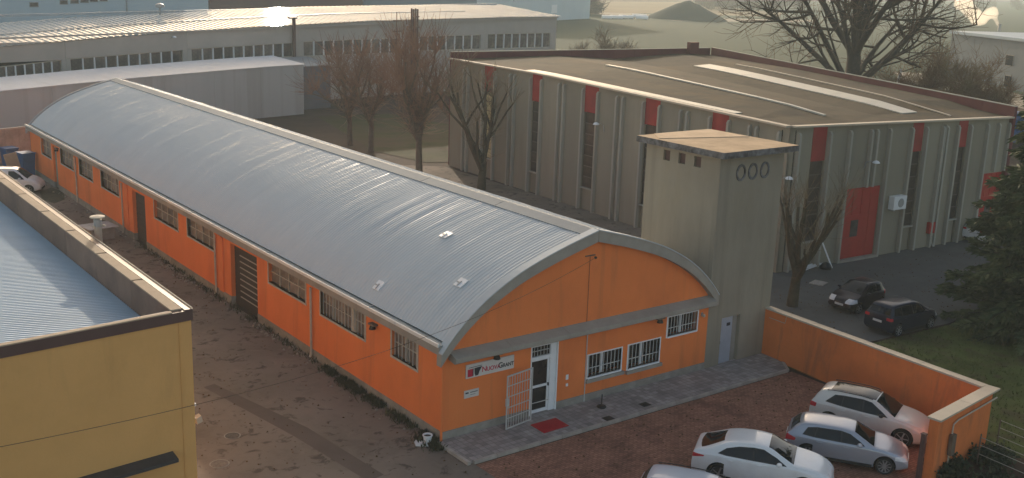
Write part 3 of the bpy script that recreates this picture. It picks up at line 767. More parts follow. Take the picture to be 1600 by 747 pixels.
# front: facing south
reds_f = [(2.05, 3.28), (11.45, 12.55), (16.3, 17.3)]
doors_f = [(5.5, 8.85), (19.6, 22.0)]
def prowf(x0, x1, z0, z1, th, name, mat, yin=0.0, par=wh):
    za, zb = (z1(x0), z1(x1)) if callable(z1) else (z1, z1)
    return B().hexa([(x0, -th + yin, z0), (x1, -th + yin, z0), (x1, yin, z0), (x0, yin, z0)], [(x0, -th + yin, za), (x1, -th + yin, zb), (x1, yin, zb), (x0, yin, za)]).obj(name, mat, par)
top = lambda x: eF(x) - .10
def panels(x0, x1, n_, z0=-.1):
    for k in range(n_):
        prowf(x0 + (x1 - x0) * k / n_ + .008, x0 + (x1 - x0) * (k + 1) / n_ - .008, z0, top, .22, 'wall_panel', m_pre, .22)
panels(0, 2.05, 1); panels(3.28, 5.48, 1); panels(5.48, 8.87, 2, 4.68); panels(8.87, 11.45, 1); panels(12.55, 16.3, 2); panels(17.3, 19.6, 1); panels(19.6, 22.0, 1, 4.6)
for x in (.74, 3.45, 5.30, 7.25, 7.8, 9.05, 11.25, 12.75, 14.45, 14.9, 16.1, 17.5, 19.4, 20.7, 21.9):
    z0 = 4.7 if 5.4 < x < 8.9 or x > 19.5 else -.05
    z1 = eF(x) - .42
    B().prism([(.22, z0), (-.26, z0), (-.26, z1 - .16), (-.16, z1), (.22, z1)], 'x', x - .085, x + .085).obj('pilaster', m_rib, wh)
for x0, x1 in reds_f:
    zt = 6.65
    prowf(x0 + .01, x1 - .01, -.1, 1.62, .12, 'spandrel_panel', m_pre, .26); prowf(x0 + .01, x1 - .01, zt, top, .08, 'red_panel', m_redpanel, .07)
    fr = prowf(x0 + .01, x1 - .01, 1.62, 1.70, .34, 'window', m_rib, .20)
    nr = 6; h = (zt - 1.72) / nr
    pan = B().box(0, 0, 0, x1 - x0 - .1, .03, h - .05).mesh('pane', m_pane3)
    bar = B().box(x0 + .01, .06, -.05, x1 - .01, .12, 0).mesh('glazing_bar', m_bar2)
    for k in range(nr):
        link('glazing_bar', bar, fr, (0, 0, 1.72 + k * h))
        link('pane', pan, fr, (x0 + .05, .09, 1.72 + k * h + .004))
prowf(0, 22, 0, lambda x: eF(x) - .3, .1, 'black_interior_sheet', m_liner, .6)  # interior darkness of the front windows, put in as a black sheet
for n_, (x0, x1) in enumerate(doors_f):
    h = 4.66 if n_ == 0 else 4.58
    d_ = prowf(x0, x1, .16, h, .06, 'red_door', m_redpaint, .10)
    k_ = 4
    for q in range(k_):
        prowf(x0 + (x1 - x0) * q / k_ + .02, x0 + (x1 - x0) * (q + 1) / k_ - .02, .2, h - .05, .03, 'door_leaf', m_redpaint, .039, d_)
    wk = prowf(x0 + .15, x0 + 1.75, .25, 2.95, .02, 'wicket_door', m_redpaint, .005, d_)
    prowf(x0 + .85, x0 + 1.55, 1.55, 2.62, .015, 'wicket_window', m_pane4, -.017, wk)
    prowf(x0 - .1, x1 + .1, -.05, .155, .5, 'threshold', m_conc, .22, d_)
# gutters along the eaves
ng = 13
for k in range(ng):
    a = k * WL / ng; b_ = (k + 1) * WL / ng - .012
    B().hexa([(-.34, a, eL(a) - .09), (-.34, b_, eL(b_) - .09), (.12, b_, eL(b_) - .09), (.12, a, eL(a) - .09)], [(-.34, a, eL(a) + .02), (-.34, b_, eL(b_) + .02), (.12, b_, eL(b_) + .02), (.12, a, eL(a) + .02)]).obj('gutter', m_coping, wh)
for k in range(8):
    a = .14 + k * 21.9 / 8; b_ = .14 + (k + 1) * 21.9 / 8 - .012
    B().hexa([(a, -.34, eF(a) - .09), (b_, -.34, eF(b_) - .09), (b_, .10, eF(b_) - .09), (a, .10, eF(a) - .09)], [(a, -.34, eF(a) + .02), (b_, -.34, eF(b_) + .02), (b_, .10, eF(b_) + .02), (a, .10, eF(a) + .02)]).obj('gutter', m_coping, wh)
# roof: two shallow ridges
def lp(a, b_, t): return (a[0] + (b_[0] - a[0]) * t, a[1] + (b_[1] - a[1]) * t)
lines = [((.12, .10), (.12, WL), 0.0), ((5.6, .10), (11.3, 39.7), .24), ((10.6, .10), (19.2, 40.4), -.16), ((16.4, .10), (27.6, 41.0), .26), ((21.9, .10), (33.0, 41.4), .1)]
nst = 15; V = []
for a, b_, dz in lines:
    for i in range(nst):
        t = i / (nst - 1); x, y = lp(a, b_, t)
        base = eF(min(x, 21.9)) + (eL(y) - 8.9) if y < 4 else 8.9 + (eL(y) - 8.9) * .9 - .01 * x
        hip = min(1, y / 7.0)
        V.append((x, y, base + dz * hip - .03))
F = [(j * nst + i, (j + 1) * nst + i, (j + 1) * nst + i + 1, j * nst + i + 1) for j in range(4) for i in range(nst - 1)]
rb = B(); rb.add(V, F); whroof = rb.obj('roof', m_felt, wh)
def rz(line, t):                     # point on a roof line
    i = t * (nst - 1); k = min(int(i), nst - 2); f = i - k
    a = Vector(V[line * nst + k]); b_ = Vector(V[line * nst + k + 1]); return a.lerp(b_, f)
def rpt(l0, s, t): return rz(l0, t).lerp(rz(l0 + 1, t), s)
def strip(name, l0, s0, s1, t0, t1, n_, mat, h=.05):
    for k in range(n_):
        ta = t0 + (t1 - t0) * k / n_; tb_ = t0 + (t1 - t0) * (k + 1) / n_ - .0008
        q = [rpt(l0, s0, ta), rpt(l0, s1, ta), rpt(l0, s1, tb_), rpt(l0, s0, tb_)]
        up = Vector((0, 0, h))
        B().hexa([p + Vector((0, 0, .012)) for p in q], [p + up for p in q]).obj(name, mat, whroof)
strip('skylight', 0, .02, .13, .12, .72, 8, m_sky, .06)
strip('skylight', 0, .955, 1.0, .06, .74, 8, m_sky, .10)
strip('skylight', 2, .41, .68, .06, .74, 7, m_sky, .08)
strip('ridge_flashing', 2, .97, 1.0, .02, .70, 8, m_coping, .08)
# red parapets at the back and the far side
def para(p, q, z0a, z0b, h, n_, th=.25):
    p = Vector(p); q = Vector(q)
    d = (q - p).normalized(); nn = Vector((-d.y, d.x)) * th
    for k in range(n_):
        a = p.lerp(q, k / n_); b_ = p.lerp(q, (k + 1) / n_) - d * .012
        za = z0a + (z0b - z0a) * k / n_; zb = z0a + (z0b - z0a) * (k + 1) / n_
        B().hexa([(a.x, a.y, 0), (b_.x, b_.y, 0), (b_.x + nn.x, b_.y + nn.y, 0), (a.x + nn.x, a.y + nn.y, 0)], [(a.x, a.y, za + h), (b_.x, b_.y, zb + h), (b_.x + nn.x, b_.y + nn.y, zb + h), (a.x + nn.x, a.y + nn.y, za + h)]).obj('parapet_panel', m_maroon, wh)
        B().hexa([(a.x - nn.x * .1, a.y - nn.y * .1, za + h + .003), (b_.x - nn.x * .1, b_.y - nn.y * .1, zb + h + .003), (b_.x + nn.x * 1.1, b_.y + nn.y * 1.1, zb + h + .003), (a.x + nn.x * 1.1, a.y + nn.y * 1.1, za + h + .003)],
                 [(a.x - nn.x * .1, a.y - nn.y * .1, za + h + .05), (b_.x - nn.x * .1, b_.y - nn.y * .1, zb + h + .05), (b_.x + nn.x * 1.1, b_.y + nn.y * 1.1, zb + h + .05), (a.x + nn.x * 1.1, a.y + nn.y * 1.1, za + h + .05)]).obj('parapet_cap', m_rib, wh)
pl_ = lambda u, v, z: wh_loc(G(u, v, z))
def wh_loc(p):
    d = p - WO; return (d.x * math.cos(WA) + d.y * math.sin(WA), -d.x * math.sin(WA) + d.y * math.cos(WA))
para((.1, WL + .05), (33.0, 41.5), 9.45, 9.3, .55, 12)
para((33.05, 41.4), (21.95, -.30), 9.3, 8.55, .62, 14)
B().box(29.4, 40.7, 9.4, 30.6, 41.2, 10.55).obj('chimney', m_maroon, wh)
# fixtures on the warehouse
wf = Plane(WO, WA); wl_ = Plane(WO + Vector((-math.sin(WA), math.cos(WA), 0)) * WL, WA - math.pi / 2)
def on_front(u, v): x, z = wf.at(u, v, -.3); return WO + wf.d * x + wf.n * 0.0 + Vector((0, 0, z))
def ac():
    x, z = wf.at(1403, 317, -.3); p = WO + wf.d * x + Vector((0, 0, z))
    t = thing('air_conditioner', 'white air conditioning unit with round dark fan on the grey warehouse front', 'air conditioner', p, WA)
    B().box(-.62, -.48, -.40, .62, -.05, .46).obj('casing', m_white, t)
    B().lathe([(.02, -.50), (.26, -.50), (.30, -.481)], 18, (.08, 0, .02), 'y').obj('fan_grille', m_grey, t)
    B().box(-.5, -.45, -.5, -.44, .25, -.402).box(.44, -.45, -.5, .5, .25, -.402).obj('bracket', m_grey, t)
ac()
def wlight(p, rot, lab, arm=.8, h=.9, pole=0.0):
    t = thing('wall_light', lab, 'lamp', p, rot, 'white lamps on the grey buildings')
    B().tube([(0, -.05, -h), (0, -.12, -.1), (0, -arm * .6, .05), (0, -arm, .05)], .03, 6).obj('arm', m_grey, t)
    B().lathe([(.02, .10), (.16, .05), (.24, -.06), (.20, -.08)], 12, (0, -arm, .05)).obj('lamp_shade', m_white, t)
x, z = wf.at(1231, 279, -.6); wlight(WO + wf.d * x + Vector((0, 0, z)), WA, 'white curved wall lamp beside the grey tower on the warehouse corner', .7, 1.4)
x, z = wf.at(1367, 254, -.8); wlight(WO + wf.d * x + Vector((0, 0, z)), WA, 'white wall lamp above the large red door', .9, .5)
x, z = wl_.at(935, 194, -.6); wlight(wl_.o + wl_.d * x + Vector((0, 0, z)), WA - math.pi / 2, 'white wall lamp on the warehouse side facing the orange hall', .8, .6)
x, z = wf.at(1458, 356, -.3)
hb = thing('hydrant_cabinet', 'small red hydrant cabinet on the warehouse front', 'cabinet', WO + wf.d * x + Vector((0, 0, z)), WA)
B().box(-.3, -.24, -.4, .3, .1, .35).obj('cabinet', m_redpaint, hb); B().box(-.25, -.256, -.3, .25, -.241, .25).obj('door', m_redpaint, hb)
B().tube([(20.95 - 6.2, -.12, 8.3), (14.72, -.12, .3), (14.72, -.3, .05)], .06, 8).obj('downpipe', m_rib, wh)

# ------------------------------------------------------------------ long white-roofed factory behind
LA = R(9)
lo = Vector((35.5, 94.0, 0)) - Vector((math.cos(LA), math.sin(LA), 0)) * 52
LPn = Plane(lo, LA)
lf = thing('long_factory', 'long low factory with white roof and continuous window bands across the back', 'building', lo, LA)
LX1 = LPn.at(869, 56)[0]
_e = [LPn.at(*q, -.3) for q in ((0, 74), (200, 56), (400, 42.5), (575, 33.5), (662, 31), (797, 27.5), (869, 26.5))]
zl = lambda x: float(np.interp(x, [q[0] for q in _e], [q[1] for q in _e]))
gr = [(-20, 95), (111, 285), (300, 457), (475, 623), (641, 751), (763, 860)]
gy = [((108, 123), (95, 111)), ((93, 109), (79, 94.5)), ((77.5, 92.5), (67.5, 82)), ((66, 87.5), (59.5, 82)), ((58, 79.5), (55, 76)), ((54, 76), (52, 73))]
groups = []; hts = []
for (a, b_), ((ta, ba), (tb_, bb_)) in zip(gr, gy):
    x0, zt0 = LPn.at(a, ta); x1, zt1 = LPn.at(b_, tb_); _, zb0 = LPn.at(a, ba); _, zb1 = LPn.at(b_, bb_)
    zb0, zb1 = min(zb0, zt0 - 1.6), min(zb1, zt1 - 1.6)
    groups.append((x0, x1)); hts.append((zb0, zb1, zt0, zt1))
def facq(x0, x1, za, zb, zc, zd, nm='wall_panel', y0=0, th=.5, mat=None, par=None):
    """facade piece: bottom from za to zb, top from zc to zd"""
    return B().hexa([(x0, y0, za), (x1, y0, zb), (x1, y0 + th, zb), (x0, y0 + th, za)], [(x0, y0, zc), (x1, y0, zd), (x1, y0 + th, zd), (x0, y0 + th, zc)]).obj(nm, mat or m_fac, par or lf)
xe = [-30.0] + [(groups[i][1] + groups[i + 1][0]) / 2 for i in range(5)] + [LX1]
for i, n_ in enumerate([8, 10, 10, 10, 8, 8]):
    a, b_ = groups[i]; za, zb, zc, zd = hts[i]
    facq(xe[i] + .01, xe[i + 1] - .01, -.1, -.1, za - .08, zb - .08); facq(xe[i] + .01, xe[i + 1] - .01, zc + .07, zd + .07, zl(xe[i]), zl(xe[i + 1]))
    facq(xe[i] + .01, a - .06, za - .075, za - .075, zc + .065, zc + .065, 'pier'); facq(b_ + .06, xe[i + 1] - .01, zb - .075, zb - .075, zd + .065, zd + .065, 'pier')
    fo = facq(a - .05, b_ + .05, za - .078, zb - .078, za, zb, 'window', .08, .4, m_frame); facq(a - .05, b_ + .05, zc, zd, zc + .068, zd + .068, 'lintel', .08, .4, m_frame, fo)
    wd = (b_ - a) / n_
    hgt = (zc - za + zd - zb) / 2
    pn = B().box(.05, .22, .01, wd - .05, .26, hgt - .01).mesh('pane', m_pane4 if i < 5 else m_pane4)
    mu = B().box(-.055, .02, -.02, .055, .3, hgt + .02).mesh('mullion', m_white)
    for k in range(n_):
        z = za + (zb - za) * (k + .5) / n_
        link('pane', pn, fo, (a + k * wd, 0, z))
        if k: link('mullion', mu, fo, (a + k * wd, 0, za + (zb - za) * k / n_))
facb = B().box(-30, .45, 0, LX1 - .1, .52, 7).obj('black_interior_sheet', m_liner, lf)  # black sheet in place of the dark factory interior
TS = math.tan(R(5.0))
DR = 13.5
facbox_end = B().prism([(0.5, -.1), (DR, -.1), (DR, zl(LX1) + DR * TS), (.5, zl(LX1))], 'x', LX1 - .4, LX1).obj('end_wall', m_fac, lf)
def lroof():
    pitch = .75; offs = [(0, 0), (.45, 0), (.52, .07), (.68, .07)]
    V = []; F = []; n_ = 0
    xr = LX1
    k = 0; x = -30.0
    xs = []
    while x < xr:
        for a, h in offs: xs.append((x + a, h))
        x += pitch
    for x, h in xs:
        V += [(x, -.25, zl(x) + .05 + h), (x, DR, zl(x) + .05 + h + DR * TS)]
    F = [(2 * i, 2 * i + 2, 2 * i + 3, 2 * i + 1) for i in range(len(xs) - 1)]
    b = B(); b.add(V, F); return b
lr = lroof().obj('roof', m_whroof, lf)
for k in range(24):
    x = -29 + k * 5; 
    if x + 4.9 < LX1:
        z = zl(x + 2.5) + .15 + DR * .45 * TS
        B().hexa([(x, DR * .45 - .15, zl(x) + .13 + (DR * .45 - .15) * TS), (x + 4.9, DR * .45 - .15, zl(x + 4.9) + .13 + (DR * .45 - .15) * TS), (x + 4.9, DR * .45 + .15, zl(x + 4.9) + .13 + (DR * .45 + .15) * TS), (x, DR * .45 + .15, zl(x) + .13 + (DR * .45 + .15) * TS)],
                 [(x, DR * .45 - .15, zl(x) + .2 + (DR * .45 - .15) * TS), (x + 4.9, DR * .45 - .15, zl(x + 4.9) + .2 + (DR * .45 - .15) * TS), (x + 4.9, DR * .45 + .15, zl(x + 4.9) + .2 + (DR * .45 + .15) * TS), (x, DR * .45 + .15, zl(x) + .2 + (DR * .45 + .15) * TS)]).obj('roof_lap', m_flash, lr)
B().hexa([(-30, DR - .1, zl(-30) + .02 + DR * TS), (LX1, DR - .1, zl(LX1) + .02 + DR * TS), (LX1, DR + .25, zl(LX1) + .02 + DR * TS), (-30, DR + .25, zl(-30) + .02 + DR * TS)],
         [(-30, DR - .1, zl(-30) + .3 + DR * TS), (LX1, DR - .1, zl(LX1) + .3 + DR * TS), (LX1, DR + .25, zl(LX1) + .3 + DR * TS), (-30, DR + .25, zl(-30) + .3 + DR * TS)]).obj('ridge_cap', m_flash, lr)
B().hexa([(-30, -.3, zl(-30) - .15), (LX1, -.3, zl(LX1) - .15), (LX1, -.02, zl(LX1) - .15), (-30, -.02, zl(-30) - .15)], [(-30, -.3, zl(-30) + .02), (LX1, -.3, zl(LX1) + .02), (LX1, -.02, zl(LX1) + .02), (-30, -.02, zl(-30) + .02)]).obj('gutter', m_fac, lf)
# stacks and lamps of the long factory
def stack(name, u, vt, r, lab, cap=True, n_=1):
    x, z = LPn.at(u, vt, -.35)
    t = thing(name, lab, 'chimney', lo + LPn.d * x - LPn.n * .35, LA)
    for k in range(n_):
        B().tube([(k * .36 - .18 * (n_ - 1), 0, 0), (k * .36 - .18 * (n_ - 1), 0, z - .1 * (k % 2))], r, 10).obj('pipe', m_brownmetal, t)
    if cap: B().box(-r * 3.4, -r * 1.3, z + .002, r * 1.5, r * 1.3, z + .2).obj('cowl', m_brownmetal, t)
    else: B().box(-.75, -.18, z - 1.2, .75, -.121, z - 1.05).box(-.75, -.18, z - 2.6, .75, -.121, z - 2.45).obj('brace', m_brownmetal, t)
stack('flue_stack', 459, 29, .22, 'dark flue pipe with bent cowl rising from the long factory wall')
stack('flue_stack', 648, 13, .13, 'cluster of four thin flue pipes rising from the long factory wall', False, 4)
stack('flue_stack', 620, 19, .06, 'single thin pipe standing up beside the flue cluster', False, 1)
for u, v, lab in ((270, 58, 'white lamp on the long factory facade above its second window band'), (634, 40, 'white lamp on the long factory facade beside the flue cluster')):
    x, z = LPn.at(u, v, -.5); wlight(lo + LPn.d * x + Vector((0, 0, z)), LA, lab, .9, .2)
x, z = LPn.at(250, 18, 12)
t = thing('roof_dish', 'round pale vent on the white factory roof', 'vent', lo + LPn.d * x + LPn.n * 12 + Vector((0, 0, zl(x) + 12 * TS)), LA)
B().tube([(0, 0, 0), (0, 0, 1.0)], .12, 8).obj('post', m_grey, t); B().lathe([(.1, .9), (.55, 1.0), (.5, 1.35), (.1, 1.5)], 14).obj('hood', m_grey, t, smooth='auto')

# ------------------------------------------------------------------ pale annex in front of it
AA = R(12); AW = 60
ao = Vector((35.5, 84.0, 0)) - Vector((math.cos(AA), math.sin(AA), 0)) * AW
APn = Plane(ao, AA)
an = thing('annex', 'long pale windowless annex with grey end face behind the orange hall', 'building', ao, AA)
za = lambda x: float(np.interp(x, [0, 25, 38, 53.4, 60], [4.0, 4.68, 5.20, 5.62, 5.70]))
for k in range(10):
    a, b_ = k * AW / 10 + .008, (k + 1) * AW / 10 - .008
    B().hexa([(a, 0, -.1), (b_, 0, -.1), (b_, .25, -.1), (a, .25, -.1)], [(a, 0, za(a)), (b_, 0, za(b_)), (b_, .25, za(b_)), (a, .25, za(a))]).obj('wall_panel', m_annex, an)
AD = 6.0
for k in range(12):
    a, b_ = k * (AW + .15) / 12, (k + 1) * (AW + .15) / 12 - .01
    ra, rb2 = .42 + .12 * a / AW, .42 + .12 * b_ / AW
    B().hexa([(a, -.1, za(a) + .01), (b_, -.1, za(b_) + .01), (b_, AD, za(b_) + rb2), (a, AD, za(a) + ra)], [(a, -.1, za(a) + .08), (b_, -.1, za(b_) + .08), (b_, AD, za(b_) + rb2 + .07), (a, AD, za(a) + ra + .07)]).obj('roof_panel', m_annexroof, an)
B().prism([(.26, -.1), (AD, -.1), (AD, za(AW) + .5), (.26, za(AW))], 'x', AW - .3, AW - .01).obj('end_wall', pm('annex_end', (.17, .16, .17), .85, .12, .5), an)
sh = thing('lean_to', 'dark grey lean-to shed at the end of the pale annex', 'shed', ao + APn.d * (AW + .25) + APn.n * 3.0, AA)
B().box(0, 0, -.1, 6.2, 5.0, 5.1).obj('wall', pm('shed_wall', (.15, .14, .15), .85, .12, .5), sh)
B().hexa([(-.05, -.2, 5.12), (6.6, -.2, 5.12), (6.6, 5.2, 5.7), (-.05, 5.2, 5.7)], [(-.05, -.2, 5.22), (6.6, -.2, 5.22), (6.6, 5.2, 5.8), (-.05, 5.2, 5.8)]).obj('roof', m_grey, sh)
# low stone wall between the annex and the alley end
lw = thing('stone_wall', 'low weathered wall along the pale annex at the far end of the alley', 'wall', (0, 0, 0))
a = G(-60, 262); b_ = G(53, 247)
for k in range(5):
    p, q = a.lerp(b_, k / 5), a.lerp(b_, (k + 1) / 5)
    d = (q - p).normalized()
    B().beam(p + Vector((0, 0, 1.3)), q - d * .01 + Vector((0, 0, 1.3)), .3, 2.8).obj('wall_panel', m_plinth, lw)
    B().beam(p + Vector((0, 0, 2.77)), q - d * .01 + Vector((0, 0, 2.77)), .4, .12).obj('coping', m_rib, lw)

# ------------------------------------------------------------------ far buildings
def farbox(name, lab, cat, pts, depth, h, mat, roofmat, ang=None):
    """pts: two ground points of the front"""
    p, q = Vector((*pts[0], 0)), Vector((*pts[1], 0)); d = (q - p); L_ = d.length; a = math.atan2(d.y, d.x)
    t = thing(name, lab, cat, p, a)
    B().box(0, 0, -.2, L_, depth, h).obj('wall', mat, t)
    B().box(-.4, -.4, h + .003, L_ + .4, depth + .4, h + .5).obj('roof', roofmat, t)
    return t, Plane(p, a), L_
FA = R(9)
def onl(u, v, off):
    x, z = LPn.at(u, v, off); return (lo + LPn.d * x + LPn.n * off).xy
t1, P1, L1 = farbox('office_block', 'pale blue factory block with a row of small dark windows at the top left', 'building', (onl(-120, 20, 52), onl(326, 20, 52)), 20, 22, m_pblue, m_grey)
def fwin(t, P, u0, v0, u1, v1, mat=m_pane4, fr=m_grey):
    x0, z1 = P.at(u0, v0); x1, z0 = P.at(u1, v1)
    f = B().box(x0 - .12, -.06, z0 - .12, x1 + .12, -.003, z1 + .12).obj('window', fr, t)
    B().box(x0, -.09, z0, x1, -.061, z1).obj('pane', mat, f)
for u0, v0, u1, v1 in ((47, 4.5, 59, 10), (94, .8, 105, 6), (110.5, -1.5, 122, 4.8), (126, -2, 137.5, 3.5), (140.5, -3, 152, 2.2), (156, -4, 167, 1.2)):
    fwin(t1, P1, u0, v0, u1, v1)
x, z = P1.at(198, 22); B().tube([(x, -.15, z - 2), (x, -.15, z + 5.2), (x + .6, -.15, z + 6.2)], .12, 6).obj('vent_pipe', m_grey, t1)
t2, P2, L2 = farbox('brick_block', 'dull reddish block beyond the white roof ridge', 'building', (onl(327, 10, 55), onl(566, 2, 55)), 18, 15.6, pm('dull_brick', (.20, .13, .115), .9, .12, .1), m_grey)
t3, P3, L3 = farbox('grey_shed', 'blue grey shed beyond the right end of the white factory roof', 'building', (onl(568, 4, 58), onl(745, 0, 58)), 18, 15.5, pm('shed_blue', (.25, .29, .31), .85, .1, .2), m_grey)
a, b_ = G(800, 35), G(921, 29)
t4, P4, L4 = farbox('pale_hall', 'pale blue hall standing at the edge of the green field', 'building', (a.xy, b_.xy), 30, 19, m_pblue, m_grey)
fwin(t4, P4, 862, 8, 870, 20, m_white, m_white)
# grey building with a smoking stack at the right
dist = 205.0
q0 = CP + ray(1488, 50) * dist; q1 = CP + ray(1640, 80) * (dist * .86)
tR, PR, LR = farbox('smoking_factory', 'grey factory with blue roof and two tall dark windows below a smoking stack', 'building', (q0.xy, q1.xy), 28, 8.3, pm('smoke_fac_wall', (.20, .21, .205), .9, .1, .2), pm('blue_sheet', (.22, .30, .36), .5, .1, .3))
fwin(tR, PR, 1573, 86, 1582, 103, m_liner, m_plinth); fwin(tR, PR, 1571, 118, 1579, 137, m_liner, m_plinth)
x, z = PR.at(1561, 47, 12)
st = thing('smoke_stack', 'thin stack on the blue factory roof giving off pale smoke', 'chimney', PR.o + PR.d * x + PR.n * 12 + Vector((0, 0, 8.75)), 0)
B().tube([(0, 0, 0), (0, 0, 1.3)], .28, 10).obj('pipe', m_grey, st); B().lathe([(.34, 1.3), (.38, 1.42), (.24, 1.46)], 10).obj('rim', m_grey, st)
sp = st.location + Vector((0, 0, 1.45))
smm = bpy.data.materials.new('smoke'); smm.use_nodes = True
n_ = smm.node_tree.nodes; n_.remove(n_['Principled BSDF']); pv_ = n_.new('ShaderNodeVolumePrincipled')
pv_.inputs['Color'].default_value = (.97, .93, .87, 1); pv_.inputs['Density'].default_value = .38; pv_.inputs['Anisotropy'].default_value = .6
smm.node_tree.links.new(pv_.outputs[0], n_['Material Output'].inputs['Volume'])
px_path = [(1561, 47), (1560, 40), (1558, 33), (1555, 25), (1552, 20), (1547, 21), (1541, 26), (1535, 30), (1528, 27), (1521, 21), (1515, 15), (1509, 9), (1505, 2), (1501, -5)]
rad = [.22, .35, .5, .75, .9, .95, .95, 1.05, 1.15, 1.1, 1.1, 1.25, 1.5, 1.7]
px_path = [tuple(px_path[i // 3][q] + (px_path[i // 3 + 1][q] - px_path[i // 3][q]) * (i % 3) / 3 for q in (0, 1)) for i in range(3 * (len(px_path) - 1))]
rad = [rad[i // 3] for i in range(len(px_path))]
bm = bmesh.new(); rng = random.Random(11)
dd_ = (sp - CP).dot(FW)
for i, (u, v) in enumerate(px_path):
    for q in range(2 if i > 9 else 1):
        c = CP + ray(u, v) * dd_ + Vector((rng.uniform(-1, 1), rng.uniform(-1, 1), rng.uniform(-1, 1))) * rad[i] * .45
        mt = Matrix.Translation(c) @ Matrix.Diagonal((*([rad[i] * rng.uniform(.75, 1.1)] * 3), 1))
        bmesh.ops.create_icosphere(bm, subdivisions=2, radius=1, matrix=mt)
me = bpy.data.meshes.new('smoke'); bm.to_mesh(me); bm.free()
so = bpy.data.objects.new('smoke', me); COL.objects.link(so)
md = so.modifiers.new('r', 'REMESH'); md.mode = 'VOXEL'; md.voxel_size = .28
dg = bpy.context.evaluated_depsgraph_get(); me2 = bpy.data.meshes.new_from_object(so.evaluated_get(dg)); so.modifiers.clear(); so.data = me2
me2.materials.clear(); me2.materials.append(smm)
tag(so, 'pale drifting smoke above the blue factory roof', 'smoke', kind='stuff')

# ------------------------------------------------------------------ vehicles
def crs(P, per):
    """Catmull-Rom through 2-D points, 'per' samples per span"""
    P = np.array(P, float); out = []
    n = len(P)
    for i in range(n - 1):
        p0 = P[max(i - 1, 0)]; p1 = P[i]; p2 = P[i + 1]; p3 = P[min(i + 2, n - 1)]
        for k in range(per):
            t = k / per
            out.append(.5 * ((2 * p1) + (-p0 + p2) * t + (2 * p0 - 5 * p1 + 4 * p2 - p3) * t * t + (-p0 + 3 * p1 - 3 * p2 + p3) * t ** 3))
    out.append(P[-1]); return np.array(out)

def car_body_bm(sp):
    L, W = sp['L'], sp['W']; top = smooth_interp(sp['top']); belt = smooth_interp(sp['belt'])
    xs = np.concatenate([[0, .03, .07, .12], np.linspace(.2, L - .2, 40), [L - .12, L - .07, L - .03, L]])
    rows = []
    for x in xs:
        e = abs(2 * x / L - 1); er = sp.get('rear_round', .10) if x < L / 2 else sp.get('front_round', .20)
        hw = W / 2 * (1 - er * e ** 6 - .03 * e ** 2)
        zt = top(x); zb = .19 + .10 * max(0, (e - .8) / .2) ** 1.5; zl_ = min(belt(x), zt - .015); zl_ = max(zl_, zb + .12)
        g = max(zt - zl_, .015)
        ws = hw * .955; wt = ws - .30 * g - .03 * min(1, g / .2)
        rd = min(.10, .28 * g)
        sec = [(0, zb), (hw * .80, zb), (hw * .955, zb + .07), (hw * .995, zb + .42 * (zl_ - zb)), (hw, zb + .72 * (zl_ - zb)), (hw * .985, zl_ - .05 * min(1, (zl_ - zb))), (ws, zl_),
               (ws + (wt - ws) * .55, zl_ + (g - rd) * .58), (wt, zt - rd), (wt * .90, zt - rd * .28), (wt * .55, zt + .004), (0, zt + .012)]
        rows.append(crs(sec, 3))
    nr = len(rows[0]); bm = bmesh.new(); grid = []
    for x, sec in zip(xs, rows):
        rgt = [bm.verts.new((x, -y, z)) for y, z in sec]                       # right side (-y)
        lft = [rgt[0]] + [bm.verts.new((x, y, z)) for y, z in sec[1:-1]] + [rgt[-1]]
        grid.append((rgt, lft))
    for i in range(len(xs) - 1):
        for s_ in (0, 1):
            a, b_ = grid[i][s_], grid[i + 1][s_]
            for k in range(nr - 1):
                f = (a[k], b_[k], b_[k + 1], a[k + 1]) if s_ == 0 else (a[k], a[k + 1], b_[k + 1], b_[k])
                bm.faces.new(f)
    for i, fl_ in ((0, 1), (len(xs) - 1, 0)):
        r, l = grid[i]; loop = r + list(reversed(l[1:-1]))
        bm.faces.new(loop if fl_ else list(reversed(loop)))
    bmesh.ops.recalc_face_normals(bm, faces=bm.faces)
    bmesh.ops.triangulate(bm, faces=[f for f in bm.faces if len(f.verts) > 4])
    bm.normal_update()
    return bm, top, belt

def patch(src, mat, name, poly, axes, keep, off):
    bm = src.copy()
    bm.normal_update()
    bmesh.ops.delete(bm, geom=[f for f in bm.faces if not keep(f)], context='FACES')
    P = [Vector(p) for p in poly]
    area = sum(P[i].x * P[(i + 1) % len(P)].y - P[(i + 1) % len(P)].x * P[i].y for i in range(len(P)))
    if area < 0: P.reverse()
    for i in range(len(P)):
        a, b_ = P[i], P[(i + 1) % len(P)]; d = b_ - a
        no = Vector((0, 0, 0)); co = Vector((0, 0, 0)); no[axes[0]] = d.y; no[axes[1]] = -d.x; co[axes[0]] = a.x; co[axes[1]] = a.y
        bmesh.ops.bisect_plane(bm, geom=bm.verts[:] + bm.edges[:] + bm.faces[:], plane_co=co, plane_no=no, clear_outer=True)
    if not bm.faces:
        bm.free(); return None
    bm.normal_update()
    nv = {v: v.normal.copy() for v in bm.verts}
    for v in bm.verts: v.co += nv[v] * off
    r = bmesh.ops.extrude_face_region(bm, geom=bm.faces[:])
    for e in r['geom']:
        if isinstance(e, bmesh.types.BMVert): pass
    nn = [e for e in r['geom'] if isinstance(e, bmesh.types.BMVert)]
    old = [v for v in bm.verts if v not in set(nn)]
    for v in old: v.co -= nv.get(v, v.normal) * (off + .004)
    bmesh.ops.recalc_face_normals(bm, faces=bm.faces)
    me = bpy.data.meshes.new(name); bm.to_mesh(me); bm.free(); me.materials.append(mat)
    me.polygons.foreach_set('use_smooth', [True] * len(me.polygons)); me.set_sharp_from_angle(angle=R(50))
    return me

